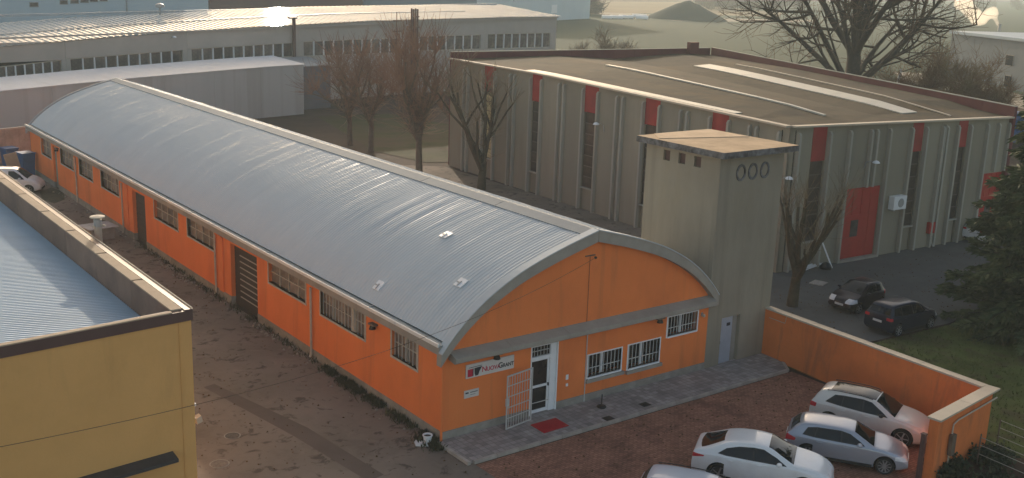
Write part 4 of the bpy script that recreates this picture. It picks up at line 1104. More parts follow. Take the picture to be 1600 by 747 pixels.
def wheel_meshes(r, wd, spokes, rimmat):
    ty = B().lathe([(r * .70, -wd / 2 + .01), (r * .93, -wd / 2), (r, -wd / 2 + .035), (r, wd / 2 - .035), (r * .93, wd / 2), (r * .70, wd / 2 - .01)], 26, axis='y').mesh('wheel', m_tyre, 'auto')
    rm = B()
    rm.lathe([(r * .63, -wd / 2 + .03), (r * .72, -wd / 2 - .004), (r * .72, -wd / 2 + .05), (r * .62, -wd / 2 + .055)], 26, axis='y')
    rm.lathe([(.0, -wd / 2 + .005), (r * .14, -wd / 2 + .008), (r * .16, -wd / 2 + .05), (0, -wd / 2 + .05)], 12, axis='y')
    for k in range(spokes):
        a = 2 * math.pi * k / spokes
        rm.beam((r * .1 * math.cos(a), -wd / 2 + .022, r * .1 * math.sin(a)), (r * .66 * math.cos(a), -wd / 2 + .018, r * .66 * math.sin(a)), r * .16, .03)
    rm = rm.mesh('rim', rimmat, 'auto')
    dk = B().lathe([(0, -wd / 2 + .06), (r * .63, -wd / 2 + .06), (r * .63, wd / 2), (0, wd / 2)], 18, axis='y').mesh('brake_disc', m_liner)
    return ty, rm, dk

def car(name, label, cat, loc, heading, sp, group):
    L, W, r = sp['L'], sp['W'], sp['r']; wb, ro = sp['wb'], sp['ro']
    pmat = sp['paint']
    root = thing(name, label, cat, loc, heading, group)
    ax = (ro, ro + wb); cx = L / 2
    bm, top, belt = car_body_bm(sp)
    full = bm.copy()
    me = bpy.data.meshes.new('body'); bm.to_mesh(me); bm.free()
    me.materials.append(pmat); me.materials.append(m_liner)
    tmp = bpy.data.objects.new('tmp', me); COL.objects.link(tmp)
    cut = B()
    for x in ax:
        for s_ in (-1, 1):
            cut.lathe([(r + .055, -.30), (r + .055, .30)], 26, (x, s_ * (W / 2 - .02), r + .01), 'y', 1)
    cme = cut.mesh('cut', [pmat, m_liner]); co = bpy.data.objects.new('cut', cme); COL.objects.link(co)
    md = tmp.modifiers.new('b', 'BOOLEAN'); md.operation = 'DIFFERENCE'; md.object = co; md.solver = 'EXACT'
    dg = bpy.context.evaluated_depsgraph_get(); bme = bpy.data.meshes.new_from_object(tmp.evaluated_get(dg))
    bpy.data.objects.remove(tmp); bpy.data.objects.remove(co)
    bme.polygons.foreach_set('use_smooth', [True] * len(bme.polygons)); bme.set_sharp_from_angle(angle=R(32))
    def put(nm, me_, parent=root, shift=True):
        if me_ is None: return None
        o = link(nm, me_, parent)
        if shift: o.location = (-cx, 0, 0)
        return o
    body = put('body', bme)
    # glass
    side = sp['side']                        # list of convex polygons (x, z)
    for sgn in (-1, 1):
        for pg in side:
            put('side_window', patch(full, m_cglass, 'side_window', pg, (0, 2), lambda f: f.normal.y * sgn > .35 and f.calc_center_median().z > .7, .006))
        pts = sorted({p for pg in side for p in pg}); hull = []
        for seq in (pts, pts[::-1]):
            h_ = []
            for p in seq:
                while len(h_) > 1 and (h_[-1][0] - h_[-2][0]) * (p[1] - h_[-2][1]) - (h_[-1][1] - h_[-2][1]) * (p[0] - h_[-2][0]) <= 0: h_.pop()
                h_.append(p)
            hull += h_[:-1]
        mx_ = sum(p[0] for p in hull) / len(hull); mz_ = sum(p[1] for p in hull) / len(hull)
        hull = [(mx_ + (p[0] - mx_) * 1.025, mz_ + (p[1] - mz_) * 1.10) for p in hull]
        put('window_trim', patch(full, m_black, 'window_trim', hull, (0, 2), lambda f: f.normal.y * sgn > .3 and f.calc_center_median().z > .7, .003))
    x1_ = L - .36; x0_ = sp['ws'][2][0] + .06
    put('bonnet', patch(full, pmat, 'bonnet', [(x0_, -W * .40), (x1_, -W * .36), (x1_, W * .36), (x0_, W * .40)], (0, 1), lambda f: f.normal.z > .5, .004))
    ws = sp['ws']; put('windscreen', patch(full, m_cglass, 'windscreen', ws, (0, 1), lambda f: f.normal.z > .2 and f.normal.x > .12, .006))
    if sp.get('rw'):
        put('rear_window', patch(full, m_cglass, 'rear_window', sp['rw'], (1, 2), lambda f: f.normal.x < -.2, .006))
    if sp.get('roofglass'):
        put('glass_roof', patch(full, m_cglass, 'glass_roof', sp['roofglass'], (0, 1), lambda f: f.normal.z > .75, .006))
    for sgn in (-1, 1):
        for pg in sp.get('tail', []):
            put('tail_lamp', patch(full, m_tail, 'tail_lamp', pg, (0, 2), lambda f: f.calc_center_median().y * sgn > W * sp.get('tail_in', .27) and f.normal.z < .8, .008))
        for pg in sp.get('head', []):
            put('head_lamp', patch(full, m_head, 'head_lamp', pg, (0, 2), lambda f: f.calc_center_median().y * sgn > W * .22 and f.normal.z < .95, .008))
        # doors: thin proud panels with shut lines round them
        for x0, x1 in sp['doors']:
            zt = min(belt(x0), belt(x1)) - .012
            dme = patch(full, pmat, 'door', [(x0, .34), (x1, .34), (x1, zt), (x0, zt)], (0, 2), lambda f: f.normal.y * sgn > .3, .004)
            d = put('door', dme)
            if d:
                hx = x0 + .12; zz = zt - .10
                B().box(hx, sgn * (W / 2 - .005), zz, hx + .2, sgn * (W / 2 + .025), zz + .03).obj('handle', pmat, d)
        B().box(ax[0] + r + .1, sgn * (W / 2 - .06), .20, ax[1] - r - .1, sgn * (W / 2 - .002), .31).obj('sill_trim', sp.get('trim', m_black), root, (-cx, 0, 0))
        mx = sp['mirror']; mz = belt(mx) + .10
        mm = B(); mm.lathe([(.0, -.11), (.07, -.09), (.095, -.02), (.09, .05), (.05, .10), (0, .11)], 12, (0, 0, 0), 'y')
        mo = mm.obj('mirror', sp.get('mirrormat', pmat), root, (mx - cx, sgn * (W / 2 + .085), mz), smooth='auto'); mo.scale = (1, 1, .75)
    if sp.get('rails'):
        for sgn in (-1, 1):
            pts = [(x, sgn * (W / 2 - .27), top(x) + .012) for x in np.linspace(sp['rails'][0], sp['rails'][1], 9)]
            B().tube(pts, .018, 6).obj('roof_rail', m_black, root, (-cx, 0, 0))
    pw = .26
    B().box(-.012, -pw, .60 if sp.get('plate_hi') else .50, .012, pw, .71 if sp.get('plate_hi') else .61).obj('number_plate', m_plate, root, (-cx - .004, 0, .12 if sp.get('plate_hi') else .18))
    B().box(-.012, -pw, .40, .012, pw, .51).obj('number_plate', m_plate, root, (cx + .004, 0, .02))
    B().box(L - .09, -W * .26, .27, L + .012, W * .26, .40).obj('grille', m_black, root, (-cx, 0, 0))
    B().box(-.012, -W * .36, .25, .09, W * .36, .36).obj('rear_bumper', m_black, root, (-cx, 0, 0))
    ty, rm, dk = wheel_meshes(r, .22, sp.get('spokes', 5), sp.get('rimmat', m_rim))
    for x in ax:
        for sgn in (-1, 1):
            wo_ = link('wheel', ty, root, (x - cx, sgn * (W / 2 - .135), r), 0 if sgn < 0 else math.pi)
            link('rim', rm, wo_); link('brake_disc', dk, wo_)
    full.free()
    return root

p_white = paint('white_car_paint', (.74, .74, .73), (.50, .47, .42)); p_white2 = paint('warm_white_car_paint', (.64, .62, .57), (.45, .41, .35))
p_silver = paint('silver_blue_car_paint', (.35, .37, .42), (.36, .35, .36)); p_silver.node_tree.nodes['Principled BSDF'].inputs['Metallic'].default_value = .35
p_lblue = paint('light_blue_grey_paint', (.50, .54, .60)); p_violet = paint('dark_violet_paint', (.014, .010, .015)); p_navy = paint('navy_paint', (.008, .014, .030))
for q_ in (p_violet, p_navy): q_.node_tree.nodes['Principled BSDF'].inputs['Coat Weight'].default_value = .25; q_.node_tree.nodes['Principled BSDF'].inputs['Specular IOR Level'].default_value = .25
p_van = paint('van_white_paint', (.68, .69, .70), (.5, .48, .45))

def spec(**k): return k
hatch = spec(L=4.32, W=1.77, r=.33, wb=2.69, ro=.84, paint=p_silver, spokes=10,
    top=[(0, .62), (.04, .92), (.14, 1.03), (.36, 1.27), (.60, 1.39), (1.2, 1.43), (1.9, 1.42), (2.35, 1.36), (2.75, 1.16), (3.12, .97), (3.6, .89), (4.05, .76), (4.24, .64), (4.32, .50)],
    belt=[(0, .90), (.8, .95), (2, .93), (3.1, .90), (3.9, .74), (4.32, .48)],
    side=[[(.62, 1.02), (.78, 1.26), (1.08, 1.30), (1.02, .99)], [(1.05, .99), (1.11, 1.31), (1.92, 1.32), (1.94, .97)], [(2.0, .97), (1.98, 1.31), (2.25, 1.26), (2.62, 1.07), (2.78, .96)]],
    ws=[(2.40, -.55), (2.40, .55), (3.10, .70), (3.10, -.70)], rw=[(-.58, 1.05), (.58, 1.05), (.46, 1.33), (-.46, 1.33)],
    tail=[[(-.1, .72), (.34, .74), (.38, .84), (.10, .93), (-.1, .94)]], head=[[(3.85, .60), (4.4, .54), (4.4, .64), (4.1, .73), (3.86, .73)]],
    doors=[(1.0, 1.95), (1.965, 3.05)], mirror=2.62)
suv = spec(L=4.45, W=1.82, r=.36, wb=2.76, ro=.84, paint=p_white2, spokes=5, rimmat=m_grey, trim=m_black,
    top=[(0, .70), (.03, 1.0), (.10, 1.10), (.26, 1.40), (.46, 1.52), (1.0, 1.59), (1.9, 1.60), (2.45, 1.53), (2.9, 1.30), (3.25, 1.09), (3.75, 1.02), (4.2, .88), (4.39, .72), (4.45, .56)],
    belt=[(0, 1.0), (.8, 1.05), (2, 1.03), (3.2, 1.01), (4.0, .84), (4.45, .54)],
    side=[[(.62, 1.14), (.95, 1.43), (1.25, 1.46), (1.22, 1.10)], [(1.25, 1.10), (1.28, 1.46), (2.0, 1.48), (2.02, 1.07)], [(2.08, 1.07), (2.06, 1.47), (2.32, 1.44), (2.72, 1.22), (2.98, 1.06)]],
    ws=[(2.48, -.58), (2.48, .58), (3.24, .74), (3.24, -.74)], rw=[(-.62, 1.12), (.62, 1.12), (.52, 1.42), (-.52, 1.42)], roofglass=[(.72, -.50), (.72, .50), (2.44, .54), (2.44, -.54)],
    tail=[[(-.1, .84), (.25, .84), (.28, 1.0), (-.1, 1.02)]], head=[[(3.95, .68), (4.5, .60), (4.5, .74), (4.2, .86), (3.97, .86)]],
    doors=[(1.1, 2.03), (2.05, 3.12)], mirror=2.78, mirrormat=m_black, rails=(.6, 2.35))
coupe = spec(L=4.78, W=1.90, r=.38, wb=2.87, ro=.98, paint=p_white, spokes=5, trim=m_black, rear_round=.16, front_round=.22,
    top=[(0, .70), (.04, 1.02), (.14, 1.13), (.40, 1.20), (.75, 1.34), (1.15, 1.50), (1.6, 1.59), (2.1, 1.61), (2.6, 1.55), (3.1, 1.32), (3.5, 1.13), (4.05, 1.05), (4.5, .90), (4.72, .72), (4.78, .58)],
    belt=[(0, .98), (.9, 1.07), (2, 1.05), (3.4, 1.04), (4.3, .86), (4.78, .56)],
    side=[[(.92, 1.14), (1.2, 1.33), (1.6, 1.43), (2.08, 1.47), (2.1, 1.09), (1.2, 1.11)], [(2.16, 1.09), (2.14, 1.47), (2.42, 1.46), (2.86, 1.28), (3.22, 1.08)]],
    ws=[(2.58, -.58), (2.58, .58), (3.46, .77), (3.46, -.77)], rw=[(-.64, 1.17), (.64, 1.17), (.56, 1.30), (.47, 1.47), (-.47, 1.47), (-.56, 1.30)],
    tail=[[(-.1, .80), (.42, .93), (.44, .98), (-.1, .98)]], tail_in=.24, head=[[(4.25, .70), (4.85, .62), (4.85, .76), (4.5, .88), (4.27, .88)]],
    doors=[(1.15, 2.11), (2.13, 3.3)], mirror=3.0)
estate = dict(hatch); estate.update(paint=p_lblue, L=4.5, ro=1.0,
    top=[(0, .62), (.04, .92), (.12, 1.02), (.30, 1.28), (.50, 1.42), (1.2, 1.47), (2.0, 1.46), (2.55, 1.38), (2.95, 1.16), (3.30, .98), (3.8, .90), (4.25, .76), (4.42, .64), (4.5, .50)],
    belt=[(0, .90), (.8, .95), (2, .93), (3.3, .90), (4.1, .74), (4.5, .48)], ws=[(2.56, -.55), (2.56, .55), (3.28, .70), (3.28, -.70)], mirror=2.8,
    side=[[(.5, 1.02), (.62, 1.30), (1.15, 1.34), (1.1, .99)], [(1.13, .99), (1.18, 1.35), (2.08, 1.35), (2.1, .97)], [(2.16, .97), (2.14, 1.34), (2.42, 1.28), (2.8, 1.07), (2.96, .96)]], doors=[(1.1, 2.1), (2.12, 3.2)],
    rw=[(-.60, 1.05), (.60, 1.05), (.50, 1.36), (-.50, 1.36)], head=[[(4.03, .60), (4.6, .54), (4.6, .64), (4.28, .73), (4.04, .73)]], rails=(.55, 2.4))
city = spec(L=3.1, W=1.68, r=.30, wb=2.0, ro=.42, paint=p_violet, spokes=6, front_round=.16,
    top=[(0, .70), (.03, 1.0), (.10, 1.15), (.26, 1.40), (.5, 1.48), (1.0, 1.50), (1.45, 1.46), (1.8, 1.30), (2.2, 1.04), (2.45, .92), (2.8, .80), (3.0, .70), (3.07, .60), (3.1, .48)],
    belt=[(0, .95), (.8, .98), (2.2, .93), (2.8, .74), (3.1, .46)],
    side=[[(.30, 1.05), (.40, 1.34), (.86, 1.37), (.86, 1.03)], [(.92, 1.03), (.92, 1.37), (1.38, 1.35), (1.62, 1.22), (1.98, 1.0)]],
    ws=[(1.46, -.55), (1.46, .55), (2.24, .70), (2.24, -.70)], rw=[(-.55, 1.12), (.55, 1.12), (.48, 1.36), (-.48, 1.36)],
    tail=[[(-.1, .80), (.18, .80), (.18, 1.0), (-.1, 1.0)]], head=[[(2.62, .62), (3.2, .56), (3.2, .70), (2.9, .80), (2.66, .80)]], doors=[(.9, 2.05)], mirror=1.85)
mini = spec(L=4.05, W=1.76, r=.33, wb=2.60, ro=.66, paint=p_navy, spokes=8, rear_round=.08,
    top=[(0, .70), (.03, 1.0), (.09, 1.12), (.22, 1.40), (.38, 1.54), (1.0, 1.60), (1.9, 1.60), (2.35, 1.52), (2.8, 1.26), (3.15, 1.04), (3.6, .97), (3.88, .82), (4.0, .68), (4.05, .52)],
    belt=[(0, .98), (.8, 1.03), (2, 1.01), (3.1, .96), (3.7, .78), (4.05, .5)],
    side=[[(.30, 1.12), (.42, 1.42), (.86, 1.46), (.86, 1.08)], [(.9, 1.08), (.9, 1.47), (1.7, 1.48), (1.7, 1.06)], [(1.76, 1.06), (1.76, 1.47), (2.22, 1.42), (2.6, 1.2), (2.82, 1.03)]],
    ws=[(2.36, -.56), (2.36, .56), (3.14, .72), (3.14, -.72)], rw=[(-.62, 1.12), (.62, 1.12), (.56, 1.42), (-.56, 1.42)],
    tail=[[(-.1, .86), (.16, .86), (.16, 1.0), (-.1, 1.0)]], head=[[(3.62, .66), (4.1, .58), (4.1, .72), (3.85, .82), (3.64, .82)]], doors=[(.82, 1.73), (1.75, 2.95)], mirror=2.6)
white_h = dict(mini); white_h.update(paint=p_white)
van = spec(L=4.2, W=1.80, r=.32, wb=2.70, ro=.70, paint=p_van, spokes=6, rear_round=.05, front_round=.18,
    top=[(0, .75), (.03, 1.2), (.06, 1.62), (.20, 1.78), (1.0, 1.82), (2.2, 1.82), (2.6, 1.74), (3.0, 1.44), (3.35, 1.16), (3.75, 1.02), (4.0, .86), (4.15, .70), (4.2, .54)],
    belt=[(0, 1.12), (1.5, 1.12), (3.2, 1.02), (3.9, .80), (4.2, .5)],
    side=[[(2.05, 1.12), (2.05, 1.62), (2.42, 1.62), (2.85, 1.36), (3.12, 1.09)]],
    ws=[(2.62, -.60), (2.62, .60), (3.36, .76), (3.36, -.76)], rw=None, tail=[[(-.1, .9), (.1, .9), (.1, 1.3), (-.1, 1.3)]], head=[[(3.72, .68), (4.3, .58), (4.3, .74), (4.0, .88), (3.75, .88)]],
    doors=[(1.0, 1.9), (1.95, 3.15)], mirror=2.85)

GC = 'cars parked against the orange boundary wall'; GL = 'cars parked on the grey lot'
def place(sp, axle_pt, axle, hd):
    """centre of a car whose right-side axle (0 rear, 1 front) stands at axle_pt"""
    h = Vector((math.cos(hd), math.sin(hd))); n_ = Vector((-h.y, h.x))
    a = sp['ro'] + axle * sp['wb'] - sp['L'] / 2
    c = Vector(axle_pt) - h * a + n_ * (sp['W'] / 2)
    return (c.x, c.y, .006)
hd = R(-56.7); car('hatchback', 'silver blue hatchback between the two white cars by the orange wall', 'car', place(hatch, (10.38, -8.55), 0, hd), hd, hatch, GC)
hd = R(-68); car('compact_suv', 'dirty white car with black glass roof nearest the orange boundary wall', 'car', place(suv, (14.45, -9.75), 1, hd), hd, suv, GC)
hd = R(-55.5); car('coupe_suv', 'clean white sloping-back car in front of the red paving, second from left', 'car', place(coupe, (6.23, -8.0), 0, hd), hd, coupe, GC)
hd = R(-56); car('estate_car', 'pale blue grey car cut off by the bottom edge, leftmost of the parked row', 'car', (3.95, -9.50, .006), hd, estate, GC)
car('city_car', 'very small dark violet car facing the orange wall on the grey lot', 'car', (28.25, 2.3, .01), R(181), city, GL)
car('compact_car', 'dark navy tall compact car at the edge of the lawn', 'car', (27.35, -1.12, .01), R(-2.5), mini, GL)
car('compact_car', 'white car half hidden behind the dark conifer', 'car', (50.2, 7.2, .01), R(-4), white_h, GL)
car('small_van', 'small white van at the far end of the alley behind the brown parapet', 'van', (-3.0, 53.3, .01), R(-28), van, None)

# ------------------------------------------------------------------ trees
def segs_mesh(name, segs, mat, nbig=7, nsmall=3):
    """tapered tubes for a list of (p, q, r0, r1), all joined by their shared ends"""
    V = []; F = []; off = 0
    for big in (True, False):
        sel = [s for s in segs if (max(s[2], s[3]) > .05) == big]
        if not sel: continue
        n = nbig if big else nsmall
        P = np.array([s[0] for s in sel]); Q = np.array([s[1] for s in sel]); r0 = np.array([s[2] for s in sel]); r1 = np.array([s[3] for s in sel])
        d = Q - P; d /= np.maximum(np.linalg.norm(d, axis=1, keepdims=True), 1e-6)
        up = np.where(np.abs(d[:, 2:3]) < .9, np.array([[0, 0, 1.]]), np.array([[0, 1., 0]]))
        a = np.cross(d, up); a /= np.linalg.norm(a, axis=1, keepdims=True); b_ = np.cross(d, a)
        t = np.arange(n) * 2 * np.pi / n; ca, sa = np.cos(t), np.sin(t)
        ring = a[:, None, :] * ca[None, :, None] + b_[:, None, :] * sa[None, :, None]
        A = P[:, None, :] + ring * r0[:, None, None]; Bq = Q[:, None, :] + ring * r1[:, None, None]
        vs = np.concatenate([A, Bq], 1).reshape(-1, 3); m = len(sel)
        k = np.arange(n); k2 = (k + 1) % n
        fq = np.stack([k, k2, n + k2, n + k], 1)[None] + (np.arange(m) * 2 * n)[:, None, None] + off
        V.append(vs); F.append(fq.reshape(-1, 4)); off += len(vs)
    V = np.concatenate(V); F = np.concatenate(F)
    me = bpy.data.meshes.new(name)
    me.vertices.add(len(V)); me.vertices.foreach_set('co', V.ravel()); me.loops.add(F.size); me.loops.foreach_set('vertex_index', F.ravel())
    me.polygons.add(len(F)); me.polygons.foreach_set('loop_start', np.arange(0, F.size, 4)); me.polygons.foreach_set('loop_total', np.full(len(F), 4))
    me.polygons.foreach_set('use_smooth', np.ones(len(F), bool)); me.materials.append(mat); me.update(calc_edges=True)
    return me

def rv(rng): 
    while True:
        v = Vector((rng.uniform(-1, 1), rng.uniform(-1, 1), rng.uniform(-1, 1)))
        if .05 < v.length < 1: return v.normalized()

def limb(rng, segs, p, d, L, r0, r1, n, wob, lift=0.0):
    pts = [p.copy()]; d = d.normalized()
    for i in range(n):
        d = (d + rv(rng) * wob + Vector((0, 0, lift))).normalized()
        q = p + d * (L / n); ra = r0 + (r1 - r0) * i / n; rb_ = r0 + (r1 - r0) * (i + 1) / n
        segs.append((tuple(p), tuple(q), ra, rb_)); p = q; pts.append(p.copy())
    return pts, d

def tree_obj(name, label, loc, wood, twigs, mw, mt, group=None, rot=0):
    t = thing(name, label, 'tree', loc, rot, group)
    link('trunk', segs_mesh('trunk', wood, mw), t); link('crown', segs_mesh('crown', twigs, mt), t)
    return t

def branchy(seed, th, tr, nl, ll, spread, sub, twn, twl, lift=.05, sublev=2, twr=.016, wob=.16, lr=(.38, .6)):
    """spreading broadleaf skeleton"""
    rng = random.Random(seed); wood = []; tw = []
    pts, d = limb(rng, wood, Vector((0, 0, -.1)), Vector((0, 0, 1)), th, tr * 1.25, tr * .9, 5, .04)
    base = pts[-1]
    def rec(p, d, L, r, lev):
        tgt = wood if r > .05 else tw
        ps, dd = limb(rng, tgt, p, d, L, r, r * .42, 6 if lev < 2 else 4, wob, lift)
        n_ = sub if lev < sublev else twn
        for k in range(n_):
            f = rng.uniform(.22, 1.0); i = min(int(f * (len(ps) - 1)), len(ps) - 2)
            pp = ps[i].lerp(ps[i + 1], f * (len(ps) - 1) - i)
            dir_ = (ps[i + 1] - ps[i]).normalized()
            nd = (dir_ * .75 + rv(rng) * .85 + Vector((0, 0, lift * 2))).normalized()
            if lev < sublev: rec(pp, nd, L * rng.uniform(.42, .62), max(r * rng.uniform(.32, .5), twr * 1.4), lev + 1)
            else: limb(rng, tw, pp, nd, twl * rng.uniform(.5, 1.2), twr, twr * .5, 3, .25, .05)
    for k in range(nl):
        a = 2 * math.pi * (k + rng.uniform(-.3, .3)) / nl; tilt = R(spread[0] + (spread[1] - spread[0]) * ((k * 7) % nl) / max(1, nl - 1))
        d = Vector((math.cos(a) * math.sin(tilt), math.sin(a) * math.sin(tilt), math.cos(tilt)))
        rec(pts[-2 - (k % 2)] if k % 3 else base, d, ll * rng.uniform(.8, 1.15), tr * rng.uniform(*lr), 0)
    return wood, tw

def pollard(seed, th, tr, nl, ll, nshoot, sl, spread=(20, 60), twr=.017, along=10, up=.6):
    """pruned street tree: stubby limbs crowded with upright shoots"""
    rng = random.Random(seed); wood = []; tw = []
    pts, d = limb(rng, wood, Vector((0, 0, -.1)), Vector((0, 0, 1)), th, tr * 1.15, tr * .8, 5, .05)
    for k in range(nl):
        a = 2 * math.pi * (k + rng.uniform(-.25, .25)) / nl; tilt = R(rng.uniform(*spread))
        d = Vector((math.cos(a) * math.sin(tilt), math.sin(a) * math.sin(tilt), math.cos(tilt)))
        ps, dd = limb(rng, wood, pts[-1 - (k % 3)], d, ll * rng.uniform(.75, 1.2), tr * .55, tr * .26, 6, .18, .10)
        q, _ = limb(rng, wood, ps[3], (dd + rv(rng) * .8), ll * .6, tr * .3, tr * .17, 4, .2, .12)
        for hub, cnt in ((ps[-1], nshoot), (q[-1], nshoot // 2)):
            for s_ in range(cnt):
                nd = (rv(rng) * (1 - up) + dd * .3 + Vector((0, 0, up))).normalized()
                sp_, _ = limb(rng, tw, hub + rv(rng) * .08, nd, sl * rng.uniform(.4, 1.15), twr * 1.2, twr * .6, 4, .13, .06)
                if s_ % 3 == 0: limb(rng, tw, sp_[2], (nd + rv(rng) * .6), sl * .45, twr, twr * .5, 3, .15, .05)
        for s_ in range(along):
            i = rng.randrange(1, len(ps) - 1)
            limb(rng, tw, ps[i], (rv(rng) * .7 + Vector((0, 0, .6))), sl * rng.uniform(.3, .9), twr, twr * .5, 4, .14, .05)
    return wood, tw

GT = 'bare pruned trees between the orange hall and the warehouse'
p = G(547, 226); tree_obj('bare_tree', 'bare reddish pruned tree, the farthest left of the four behind the orange roof', p, *pollard(21, 3.8, .25, 8, 4.4, 26, 3.0, (15, 66), .02, 46, .38), m_bark, m_twig, GT)
p = G(579, 236); tree_obj('bare_tree', 'bare reddish pruned tree, second from the left behind the orange hall roof', p, *pollard(22, 4.0, .26, 8, 4.3, 26, 3.0, (12, 66), .02, 46, .38), m_bark, m_twig, GT)
p = G(655, 268); tree_obj('bare_tree', 'tall bare tree with dense rusty twigs, third from the left behind the roof ridge', p, *pollard(23, 4.6, .28, 9, 5.4, 32, 3.8, (8, 56), .02, 60, .45), m_bark, m_twig, GT)
p = G(752, 296); tree_obj('bare_tree', 'bare forked tree with few twigs in front of the yellow-reflecting warehouse window', p, *pollard(26, 2.4, .33, 8, 6.6, 16, 2.2, (10, 50), .017, 16, .4), m_bark3, m_twig2, GT)
p = G(706, 214); tree_obj('small_bare_tree', 'small dark bare tree behind the third pruned tree', p, *pollard(25, 2.6, .16, 6, 2.0, 26, 2.4, (10, 55), .018, 16), m_bark, m_twig, GT)
p = G(1238, 478); tree_obj('pollard_tree', 'dark pollarded tree with thick forked limbs behind the orange boundary wall', p, *pollard(41, 2.2, .29, 8, 4.2, 12, 1.7, (8, 55), .012, 8, .5), m_bark3, m_twig2)
# the great bare oak
d_ = ray(1330, 120); d_ = Vector((d_.x, d_.y, 0)).normalized(); p = Vector((CP.x, CP.y, 0)) + d_ * 125
wd, tw_ = branchy(5, 9.4, .85, 14, 14.0, (10, 88), 6, 6, 2.4, .045, 2, .024, .10, (.36, .56))
tree_obj('great_oak', 'huge bare oak with thick trunk and wide spreading limbs behind the warehouse', p, wd, tw_, m_bark2, pm('oak_twig', (.11, .075, .048), .85, .3, .5))
# bushy trees to the right of it and by the field
def dpt(u, dist): 
    d = ray(u, 120); d = Vector((d.x, d.y, 0)).normalized(); return Vector((CP.x, CP.y, 0)) + d * dist
GR = 'rusty trees behind the right end of the warehouse'
for i, (u, ds, s, lab) in enumerate(((1432, 128, 1.0, 'small rusty bare tree just right of the great oak'), (1478, 132, 1.3, 'dense rusty bare tree, tallest right of the great oak'), (1520, 126, 1.0, 'dense rusty bare tree in front of the grey smoking factory'), (1557, 130, .8, 'small rusty bare tree beside the blue container'))):
    wd, tw_ = branchy(60 + i, 2.0, .2, 8, 4.6 * s, (10, 62), 6, 9, 1.5, .06, 2, .02, .22)
    tree_obj('rusty_tree', lab, dpt(u, ds), wd, tw_, m_bark2, pm('rust_twig', (.24, .11, .06), .85, .35, .4, col2=(.16, .13, .065)), GR)
for i, (u, ds, s, lab) in enumerate(((905, 172, .9, 'thin bare tree left of two others by the green field'), (948, 170, 1.2, 'bare tree with pale twigs in the middle by the green field'), (978, 174, 1.0, 'bare tree right of two others by the green field'))):
    wd, tw_ = branchy(80 + i, 1.2, .12, 7, 3.6 * s, (6, 40), 5, 7, 1.5, .09, 2, .022, .15)
    tree_obj('field_tree', lab, dpt(u, ds), wd, tw_, m_bark, m_twig2, 'bare trees between the warehouse and the field')
# far wood at the edge of the fields
sg_ = []; rng = random.Random(9)
for k in range(70):
    u = rng.choice([rng.uniform(1085, 1260), rng.uniform(1085, 1600), rng.uniform(905, 935)]); v = rng.uniform(10, 17) if u > 1000 else 22
    c = G(u, v); h = rng.uniform(6, 13)
    for q in range(60):
        dd = (rv(rng) * .8 + Vector((0, 0, .8))).normalized(); st_ = c + Vector((rng.uniform(-3, 3), rng.uniform(-3, 3), rng.uniform(0, h * .5)))
        limb(rng, sg_, st_, dd, h * .45, .14, .06, 2, .2)
fwd = link('far_wood', segs_mesh('far_wood', sg_, m_twig2)); tag(fwd, kind='stuff')

# dark conifer at the right edge
def leaf_mesh(name, C, D, Ln, Wd, mat, rng, fold=.25):
    """small pointed leaf blades: centres C, directions D"""
    n = len(C); C = np.array(C); D = np.array(D); D /= np.linalg.norm(D, axis=1, keepdims=True)
    N_ = rng.normal(size=(n, 3)); A = np.cross(D, N_); A /= np.maximum(np.linalg.norm(A, axis=1, keepdims=True), 1e-6)
    Up = np.cross(A, D)
    L_ = np.array(Ln)[:, None]; W_ = np.array(Wd)[:, None]
    v0 = C; v1 = C + D * L_ * .45 + A * W_ + Up * W_ * fold; v2 = C + D * L_; v3 = C + D * L_ * .45 - A * W_ + Up * W_ * fold
    V = np.stack([v0, v1, v2, v3], 1).reshape(-1, 3); F = np.arange(4 * n)
    me = bpy.data.meshes.new(name); me.vertices.add(4 * n); me.vertices.foreach_set('co', V.ravel()); me.loops.add(4 * n); me.loops.foreach_set('vertex_index', F)
    me.polygons.add(n); me.polygons.foreach_set('loop_start', np.arange(0, 4 * n, 4)); me.polygons.foreach_set('loop_total', np.full(n, 4)); me.materials.append(mat); me.update(calc_edges=True)
    return me
